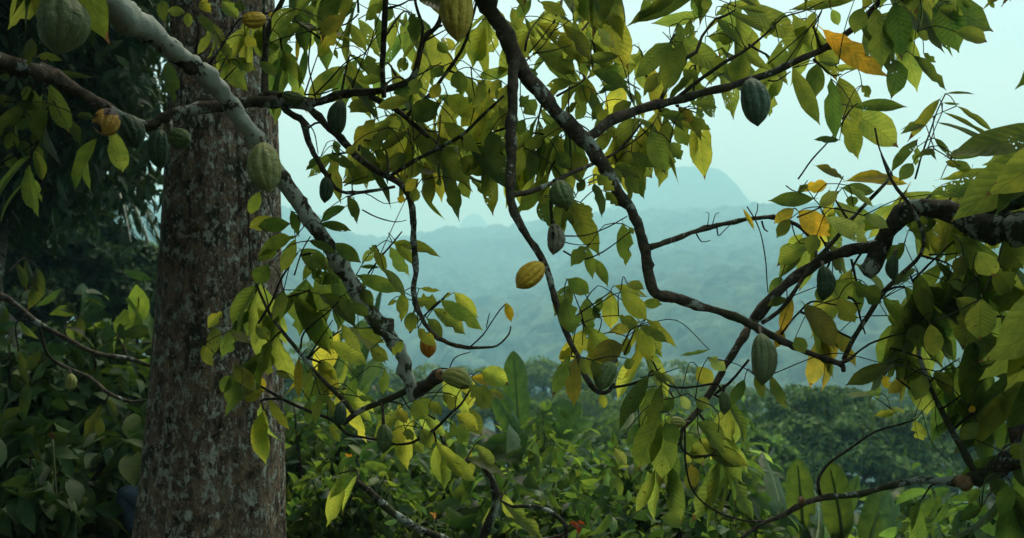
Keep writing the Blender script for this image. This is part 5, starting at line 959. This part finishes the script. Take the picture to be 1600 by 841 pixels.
leafset(T3, 800, 560, 4.05, [(640,80,498,345,92,'d'),(665,130,598,362,92,'d'),(700,130,632,312,80,'d'),(760,190,690,252,82,'d'),(695,255,598,525,135,'d'),(740,265,682,570,135,'g'),(720,300,775,405,92,'d'),(660,60,730,130,60,'g'),(620,140,560,240,60,'d'),(600,330,640,480,70,'d')])
leafset(T3, 800, 560, 4.05, [(870,40,932,135,84,'b'),(920,-5,1005,62,64,'p'),(790,178,832,245,52,'p'),(870,300,1005,382,84,'g'),(820,350,892,505,84,'d'),(890,400,1105,522,92,'g'),(700,70,772,122,32,'p'),(1090,100,1044,235,62,'d'),(1140,80,1182,192,62,'g'),(905,330,1000,440,70,'g'),(480,420,532,510,52,'p'),(860,190,920,240,70,'g'),(960,420,1090,490,60,'g')])
leafset(T3, 800, 560, 4.05, [(835,498,862,612,66,'m')], label='curled dull yellow leaf below the dark hanging leaves', name='leaf')
for a, b_, d0, d1, n, Lf, kd in [
  ((1350,390),(1330,440),4.15,4.3,9,.24,'ggd'),((1380,457),(1430,500),4.05,4.2,10,.25,'dgg'),((1400,343),(1420,290),4.1,4.3,8,.24,'gbg'),((1433,323),(1500,290),4,4.2,10,.25,'ggd'),((1500,340),(1560,300),3.9,4.1,10,.25,'gdg'),((1440,400),(1500,430),3.9,4.1,11,.25,'dgd'),
  ((1500,360),(1550,420),3.8,3.9,9,.27,'gdg'),((1417,420),(1440,480),4,4.1,10,.25,'dgd'),((1450,600),(1500,560),4,4.1,11,.24,'dg'),((1470,640),(1550,600),3.9,4,11,.24,'dd'),((1534,637),(1600,580),3.8,3.9,9,.26,'dg'),
  ((1440,560),(1390,560),4,4.2,8,.23,'gdg'),((1530,740),(1580,790),3.7,3.8,11,.22,'dd'),((1567,724),(1600,660),3.6,3.7,10,.24,'dd'),((1490,380),(1520,430),3.8,4.0,9,.28,'gdg'),((1560,330),(1590,390),3.6,3.8,10,.28,'gdg'),((1480,320),(1520,270),3.9,4,9,.27,'gbg'),((1550,300),(1590,260),3.7,3.8,9,.27,'gdg'),((1570,540),(1600,600),3.6,3.8,10,.28,'dgd'),((1333,530),(1290,500),4.05,4.2,7,.22,'ggm'),((1297,400),(1255,375),4.15,4.3,7,.2,'gbm'),((1540,500),(1600,530),3.7,3.8,8,.27,'dg'),
  ((1480,480),(1540,540),3.9,3.9,8,.27,'dg'),((1250,487),(1290,530),4.15,4.3,5,.22,'gm'),((1090,643),(1130,680),4.15,4.3,8,.2,'gbg'),((1110,613),(1150,640),4.2,4.3,6,.2,'gd'),((1063,692),(1020,740),4.1,4.2,9,.22,'dg'),((1084,714),(1140,740),4.1,4.3,8,.22,'gg'),((1480,752),(1430,800),3.85,4,6,.2,'gd'),((1327,347),(1300,330),4.1,4.3,6,.22,'gbp')]:
    spray(T3, a, b_, d0, d1, n, Lf, kd)
for a, b_, d0, d1, n in [((1620,250),(1680,180),3.5,3.3,16),((1650,400),(1700,460),3.3,3.1,18),((1640,600),(1700,640),3.4,3.2,16),((1700,-60),(1620,-200),3.4,3.2,20),((1700,100),(1760,-100),3.1,2.8,20),((1600,-220),(1500,-420),3.2,2.6,22)]:  # sprays past the right and top edges, added for shade
    spray(T3, a, b_, d0, d1, n, .27, 'dgg', r=3)
# ------------------------------------------------------------------ small cocoa trees in the undergrowth whose bare limbs show
T4 = empty('cocoa_tree', tuple(np.array([P(742, 841, 5.6)[0], P(742, 841, 5.6)[1], H(*P(742, 841, 5.6)[:2])])), 'small cocoa tree with bare arching grey limbs in the bushes at bottom centre', 'cocoa tree')
branch(T4, [(742, 960, 9, 5.6), (748, 860, 8, 5.6), (774, 790, 6, 5.6), (766, 745, 5.5, 5.6), (752, 722, 5.5, 5.6), (737, 716, 5.5, 5.6), (722, 724, 5, 5.6), (700, 705, 4, 5.6), (680, 655, 3.4, 5.6)], M_MIX, 'branch', 8, .04)
branch(T4, [(748, 860, 6, 5.6), (690, 842, 5.5, 5.6), (634, 815, 6, 5.5), (600, 790, 5.6, 5.5), (575, 765, 5, 5.5), (558, 753, 4, 5.5)], M_MIX, 'branch', 8, .04)
branch(T4, [(748, 880, 6, 5.6), (820, 850, 4, 5.5), (885, 835, 3.8, 5.4), (872, 808, 3.6, 5.4), (838, 791, 3, 5.4), (800, 792, 2.6, 5.4)], M_MIX, 'branch', 8, .04)
for a, b_ in [((680, 655), (660, 630)), ((558, 753), (530, 740)), ((800, 792), (790, 770)), ((722, 724), (745, 690))]: spray(T4, a, b_, 5.5, 5.6, 6, .22, 'gbg')
T5 = empty('cocoa_tree', tuple(np.array([P(-60, 841, 6.6)[0], P(-60, 841, 6.6)[1], H(*P(-60, 841, 6.6)[:2])])), 'cocoa tree off the left edge whose thin grey limb crosses the shade', 'cocoa tree')
branch(T5, [(-60, 1000, 9, 6.6), (-50, 700, 9, 6.6), (-30, 480, 8, 6.6), (5, 465, 6, 6.6), (60, 505, 4, 6.6), (110, 533, 3.8, 6.6), (150, 552, 3.6, 6.6), (200, 560, 3.2, 6.7), (235, 572, 2.6, 6.7)], M_BARK, 'branch', 9, .04)
branch(T5, [(60, 505, 2.4, 6.6), (80, 560, 2.6, 6.9), (140, 590, 3, 7.2), (165, 612, 3, 7.2), (205, 628, 2.4, 7.2), (240, 622, 2, 7.2)], M_BARK, 'branch', 8, .04)
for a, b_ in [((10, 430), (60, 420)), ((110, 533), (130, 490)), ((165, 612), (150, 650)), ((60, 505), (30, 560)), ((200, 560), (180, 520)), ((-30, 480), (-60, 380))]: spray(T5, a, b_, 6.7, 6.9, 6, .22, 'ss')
# ------------------------------------------------------------------ cocoa pods
def pod(cx, cy, L, Wd, axis, depth, mat, label, tilt=0., stalk=None, neck=.35, tip=.5):
    """(cx,cy) photo centre, L and Wd length and width in photo px; axis = direction of the pointed tip in the photo (degrees, 0 = right, 90 = down); tilt = degrees the tip leans to the camera"""
    S = depth/F; c = P(cx, cy, depth); a = math.radians(axis); ti = math.radians(tilt)
    ax = np.array([math.cos(a)*math.cos(ti), -math.sin(ti), -math.sin(a)*math.cos(ti)]); ax = norm(ax)
    u = norm(np.cross(ax, [.13, 1, .21])); v = np.cross(ax, u); rs = np.random.default_rng(int(cx*7+cy))
    nT, nR = 44, 80; t = np.linspace(0, 1, nT); th = np.linspace(0, 2*math.pi, nR, endpoint=False)
    prof = np.interp(t, [0, .02, .06, .13, .25, .4, .55, .7, .82, .9, .96, .99, 1], [.10, .26, .44, .66, .88, .99, 1, .90, .68, .44, .20-.08*tip, .08, .01])
    prof = np.convolve(np.pad(prof, 2, mode='edge'), [.1, .2, .4, .2, .1], 'valid'); prof[-1] = .01; prof[0] = .06
    bend = rs.choice([-1, 1])*rs.uniform(.02, .09)
    ridge = 1-(.085+.035*np.cos(5*th))*np.abs(np.cos(5*th))**3+.02*np.sin(th+rs.uniform(0, 6))
    V = []
    for i in range(nT):
        env = np.sin(math.pi*min(1, max(0, t[i])))**.5
        wart = np.array([.045*(mnoise.noise(Vector((math.cos(x)*4, math.sin(x)*4, t[i]*9+cx)))) for x in th])
        rad = Wd*S/2*prof[i]*(1-(1-ridge)*env+wart*env)
        ctr = c+ax*(t[i]-.5)*L*S+u*bend*L*S*math.sin(math.pi*t[i])
        V.append(ctr+rad[:, None]*(np.cos(th)[:, None]*u+np.sin(th)[:, None]*v))
    top = c-ax*.5*L*S
    root = empty('cocoa_pod', tuple(top), label, 'cocoa pod', 'cocoa pods hanging on the trees')
    V = np.vstack(V)-top; idx = np.arange(nT*nR).reshape(nT, nR); nx = np.roll(idx, -1, 1)
    Q = np.stack([idx[:-1], nx[:-1], nx[1:], idx[1:]], -1).reshape(-1, 4)
    UV = np.stack([np.tile((th+.0)/6.2832, nT), np.repeat(t, nR)], 1)
    T = [(idx[-1][0], idx[-1][j], idx[-1][(j+1) % nR]) for j in range(1, nR-1)]
    mesh('husk', V, Q, POD[mat], root, uv=UV, tris=T)
    if stalk is None: sp = top-ax*.035+np.array([0, 0, .02])
    else: sp = P(*stalk)
    b = Buf(); m = (top+sp)/2+np.array([0, 0, .004]); tube(b, [(*(top+ax*.006), .0078), (*m, .006), (*sp, .0085)], 8, .006, .1, seed=int(cx)); b.build('stalk', M_BARK, root, origin=top)
    return root
pod(91, 38, 104, 80, 84, 3.35, 'grey', 'largest grey-green pod hanging in the upper left corner', 15, (80, -40, 3.5))
pod(169, 192, 50, 42, 95, 4.1, 'rot', 'yellow pod with dark rotten blotches under the level limb', 35, (170, 166, 4.24))
pod(203, 206, 62, 40, 60, 4.28, 'dark', 'dark green pod half hidden behind the blotched yellow pod', 10, (185, 180, 4.28))
pod(251, 234, 64, 35, 88, 4.25, 'dark', 'dark green pod hanging straight down left of the big trunk edge', 5, (255, 196, 4.34))
pod(281, 214, 44, 34, 18, 4.15, 'green', 'small green pod pointing right under the level limb', 30, (268, 188, 4.34))
pod(416, 262, 82, 53, 80, 4.0, 'pale', 'large pale green pod against the slanting lichened limb', 8, (408, 214, 4.1))
pod(396, 30, 40, 27, 175, 4.4, 'gold', 'golden pod lying sideways high in front of the big trunk', 15, (430, 33, 4.65))
pod(716, 14, 108, 53, 90, 3.7, 'yellow', 'large yellow pod with brown streaks hanging at the top centre', 6, (716, -60, 3.9))
pod(459, 151, 38, 22, 15, 4.46, 'green', 'small green pod resting on the level limb right of the big trunk', 10, (436, 150, 4.5))
pod(531, 184, 58, 30, 92, 4.42, 'dark', 'dark green pod hanging under the level limb', 8, (529, 150, 4.48))
pod(508, 297, 42, 22, 92, 4.38, 'dark', 'smallest dark pod hanging alone against the sky', 5, (516, 274, 4.4))
pod(880, 304, 50, 38, 70, 3.82, 'green', 'green pod tucked under the thin side limb at centre', 20, (866, 283, 3.93))
pod(865, 374, 50, 29, 92, 3.88, 'brown', 'grey-brown pod with a dark hole hanging below the green centre pod', 5, (863, 346, 3.9))
pod(828, 431, 58, 37, 138, 3.75, 'gold', 'bright yellow pod jutting left from the curved thin limb', 12, (850, 411, 3.85))
pod(1178, 160, 78, 46, 82, 4.1, 'blue', 'blue-green pod hanging from the long upper right limb', 5, (1172, 122, 4.24))
pod(668, 542, 36, 26, 82, 4.2, 'orange', 'small orange pod under the curved thin limb', 10, (668, 522, 4.31))
pod(715, 594, 54, 32, 20, 4.2, 'stripe', 'yellow-green striped pod jutting right from the sawn stub', 8, (690, 583, 4.32))
pod(531, 648, 38, 24, 92, 4.42, 'dark', 'dark green pod left of the hanging ridged pod near the lower limb', 5, (540, 628, 4.5))
pod(599, 686, 46, 26, 90, 4.42, 'green', 'ridged green pod hanging on a thick stalk below the lower limb', 5, (597, 628, 4.48))
pod(947, 588, 50, 34, 118, 3.72, 'green', 'green pod in the hooked tip of the thin limb', 12, (962, 563, 3.84))
pod(1190, 562, 82, 41, 90, 3.95, 'grey', 'long grey-green pod hanging below the crossing of the two limbs', 5, (1186, 512, 4.1))
pod(1131, 630, 38, 19, 90, 4.1, 'green', 'slim green pod below the long grey-green pod, beside the falling limb', 5, (1130, 603, 4.12))
pod(1056, 661, 33, 18, 185, 4.02, 'stripe', 'small striped pod pointing left from the falling limb', 10, (1076, 660, 4.1))
pod(1286, 443, 56, 29, 92, 4.08, 'dark', 'dark green pod beneath the arching right limb', 5, (1284, 410, 4.16))
pod(1397, 419, 42, 20, 92, 4.0, 'dark', 'slim dark pod right of the sawn limb stub', 5, (1400, 392, 4.1))
pod(1598, 300, 50, 34, 95, 3.45, 'dark', 'dark pod cut by the right edge above the thick limb', 10, (1600, 268, 3.55))
pod(110, 598, 28, 18, 92, 6.7, 'stripe', 'small dull yellow pod in the shade at far left', 5, (108, 578, 6.8))
pod(388, 603, 32, 22, 100, 4.45, 'stripe', 'small yellowish pod hanging in front of the big trunk', 10, (392, 585, 4.6))
b = Buf(); q = P(864, 367, 3.81); u = []
# the hole bored in the grey-brown pod
def pod_hole():
    p = [o for o in bpy.data.objects if o.get('label', '').startswith('grey-brown pod')][0]
    c = P(864, 368, 3.845); bb = Buf(); th = np.linspace(0, 2*math.pi, 16, endpoint=False)
    ring = np.stack([.0062*np.cos(th)*(1+.2*np.sin(3*th)), np.zeros(16), .014*np.sin(th)], 1)
    V = np.vstack([ring, ring*.55+[0, .004, 0], [[0, .006, 0]]])+c-np.array(p.location)
    V[:16, 1] -= 0
    Q = [(i, (i+1) % 16, 16+(i+1) % 16, 16+i) for i in range(16)]; T = [(16+i, 16+(i+1) % 16, 32) for i in range(16)]
    bb.add(V, Q, T=T); bb.build('hole', M_HOLE, p)
M_HOLE = simple_mat('bored_hole', (.012, .009, .006))
pod_hole()
# ------------------------------------------------------------------ small flowers / fallen coloured leaf
def bloom(px, py, dep, h, col, label, cat='flower'):
    x, y, z = P(px, py, dep); root = empty('heliconia_flower', (x, y, z), label, cat, None); b = Buf()
    for i in range(5):
        a = i*1.3; n = 1; d = np.array([[math.cos(a)*.5, math.sin(a)*.5, 1.-.25*i]])
        leaf_geo(b, np.array([[0, 0, -h*.5+i*h*.18]]), d, np.array([[0, -1., .3]]), np.array([h*.6]), np.array([h*.22]), np.array([.5]), np.array([.6]), np.zeros(1), np.array([col]), np.array([.1]), NT=8, NS=3)
    b.build('bracts', M_FROND, root); sb = Buf(); tube(sb, [(0, 0, -h*.4, .006), (.02, .03, -.5, .008), (.03, .05, H(x, y)-z, .01)], 6, .05, .05, seed=3); sb.build('stem', M_STEM, root)
bloom(902, 822, 5.3, .09, (.22, .05, .02), 'orange-red flower spike at the bottom centre')
bloom(546, 714, 6.6, .06, (.7, .3, .03), 'tiny yellow-orange flower in the shrub right of the big trunk')
bloom(82, 681, 6.2, .05, (.05, .008, .008), 'dark red flower in the shade at lower left')
bloom(678, 805, 6.2, .05, (.6, .3, .1), 'tiny pinkish flower near the bare grey limb')
# ------------------------------------------------------------------ person crouching behind the big trunk
def skin(name, joints, edges, mat, parent, sub=2):
    me = bpy.data.meshes.new(name); me.from_pydata([j[:3] for j in joints], edges, []); o = bpy.data.objects.new(name, me); C.objects.link(o); me.materials.append(mat)
    s = o.modifiers.new('skin', 'SKIN'); sv = me.skin_vertices
    if not sv: 
        pass
    for i, j in enumerate(joints): me.skin_vertices[0].data[i].radius = (j[3], j[3] if len(j) < 5 else j[4])
    me.skin_vertices[0].data[0].use_root = True; s.use_smooth_shade = True
    u = o.modifiers.new('sub', 'SUBSURF'); u.levels = u.render_levels = sub
    if parent: o.parent = parent
    return o
def person():
    kx, ky, kz = P(186, 752, 6.75); g = H(kx+.35, ky)
    root = empty('person', (kx+.42, ky+.05, g), 'person in blue jeans crouching behind the foot of the big trunk', 'person')
    kn = kz-g; SK = simple_mat('skin', (.16, .08, .05), .6); JE = denim(); SH_ = simple_mat('shirt_cloth', (.03, .035, .03)); HR = simple_mat('hair', (.01, .008, .006))
    X = kx-root.location.x
    # crouched, facing left (-x): hips low at the back, knees forward, elbows on the knees
    J = [(.10, 0, .24, .13, .15), (.09, 0, .38, .125, .14), (.04, 0, .56, .13, .16), (-.02, 0, .70, .06, .07), (-.04, 0, .78, .05, .05), (-.07, 0, .87, .085, .08), (-.08, 0, .95, .075, .07),
         (.06, -.10, .22, .095), (X+.16, -.13, kn-.10, .085), (X+.06, -.14, kn-.05, .072), (X+.12, -.14, kn*.5, .06), (X+.2, -.14, .09, .042), (X+.10, -.15, .04, .035), (X+.0, -.15, .03, .03),
         (.06, .10, .22, .095), (X+.20, .16, kn-.08, .085), (X+.12, .17, kn-.04, .07), (X+.17, .17, kn*.5, .058), (X+.24, .17, .09, .042), (X+.14, .18, .04, .035), (X+.05, .18, .03, .03),
         (.02, -.17, .62, .055), (-.10, -.21, .45, .045), (-.22, -.12, .36, .032), (.02, .17, .62, .055), (-.10, .21, .45, .045), (-.22, .12, .36, .032)]
    E = [(0, 1), (1, 2), (2, 3), (3, 4), (4, 5), (5, 6), (0, 7), (7, 8), (8, 9), (9, 10), (10, 11), (11, 12), (12, 13), (0, 14), (14, 15), (15, 16), (16, 17), (17, 18), (18, 19), (19, 20), (2, 21), (21, 22), (22, 23), (2, 24), (24, 25), (25, 26)]
    skin('body', J, E, SK, root)
    for s in (-1, 1):
        W = (-.22, .12*s, .36)
        ha = [(W[0], W[1], W[2], .026, .02), (W[0]-.05, W[1]-.01*s, W[2]-.01, .032, .015)]; ed = [(0, 1)]
        for k in range(4):
            y0 = (k-1.5)*.019; L = [.07, .08, .075, .06][k]; i = len(ha)
            ha += [(W[0]-.09, W[1]+y0, W[2]-.015, .0085), (W[0]-.09-L*.5, W[1]+y0*1.1, W[2]-.03, .008), (W[0]-.09-L*.8, W[1]+y0*1.1, W[2]-.055, .007)]; ed += [(1, i), (i, i+1), (i+1, i+2)]
        i = len(ha); ha += [(W[0]-.04, W[1]-.04*s, W[2]-.01, .01), (W[0]-.075, W[1]-.055*s, W[2]-.02, .009)]; ed += [(0, i), (i, i+1)]
        skin('hand', ha, ed, SK, root, 1)
    JL = [(.10, 0, .24, .145, .165), (.095, 0, .36, .135, .15), (.06, -.10, .22, .108), (X+.16, -.13, kn-.10, .098), (X+.06, -.14, kn-.05, .085), (X+.12, -.14, kn*.5, .078), (X+.2, -.14, .12, .062),
          (.06, .10, .22, .108), (X+.20, .16, kn-.08, .098), (X+.12, .17, kn-.04, .083), (X+.17, .17, kn*.5, .075), (X+.24, .17, .12, .062)]
    skin('jeans', JL, [(0, 1), (0, 2), (2, 3), (3, 4), (4, 5), (5, 6), (0, 7), (7, 8), (8, 9), (9, 10), (10, 11)], JE, root)
    skin('shirt', [(.09, 0, .36, .145, .155), (.04, 0, .55, .145, .175), (0, 0, .68, .085, .1), (.02, -.17, .62, .07), (-.06, -.2, .52, .06), (.02, .17, .62, .07), (-.06, .2, .52, .06)], [(0, 1), (1, 2), (1, 3), (3, 4), (1, 5), (5, 6)], SH_, root)
    skin('hair', [(-.03, 0, .88, .08, .085), (-.06, 0, .96, .082, .078), (-.10, 0, .99, .05, .06)], [(0, 1), (1, 2)], HR, root)
    skin('nose', [(-.145, 0, .885, .012), (-.165, 0, .87, .013)], [(0, 1)], SK, root, 1)
def denim():
    m, nt = newmat('denim'); L = nt.links.new; p = N('ShaderNodeBsdfPrincipled', nt); o = N('ShaderNodeOutputMaterial', nt); tc = N('ShaderNodeTexCoord', nt)
    n1 = noise_(nt, tc.outputs['Object'], 14, 4, .6); n2 = noise_(nt, tc.outputs['Object'], 260, 2)
    c = mixc(nt, ramp(nt, n1, [(.35, 0.), (.65, 1.)]), (.018, .032, .06, 1), (.05, .085, .13, 1)); c = mixc(nt, math_(nt, 'MULTIPLY', n2, .5), c, (.09, .13, .18, 1)); L(c, p.inputs['Base Color']); p.inputs['Roughness'].default_value = .9
    b = N('ShaderNodeBump', nt); b.inputs['Distance'].default_value = .02; b.inputs['Strength'].default_value = .7; L(n1, b.inputs['Height']); L(b.outputs[0], p.inputs['Normal']); L(p.outputs[0], o.inputs[0]); return m
person()
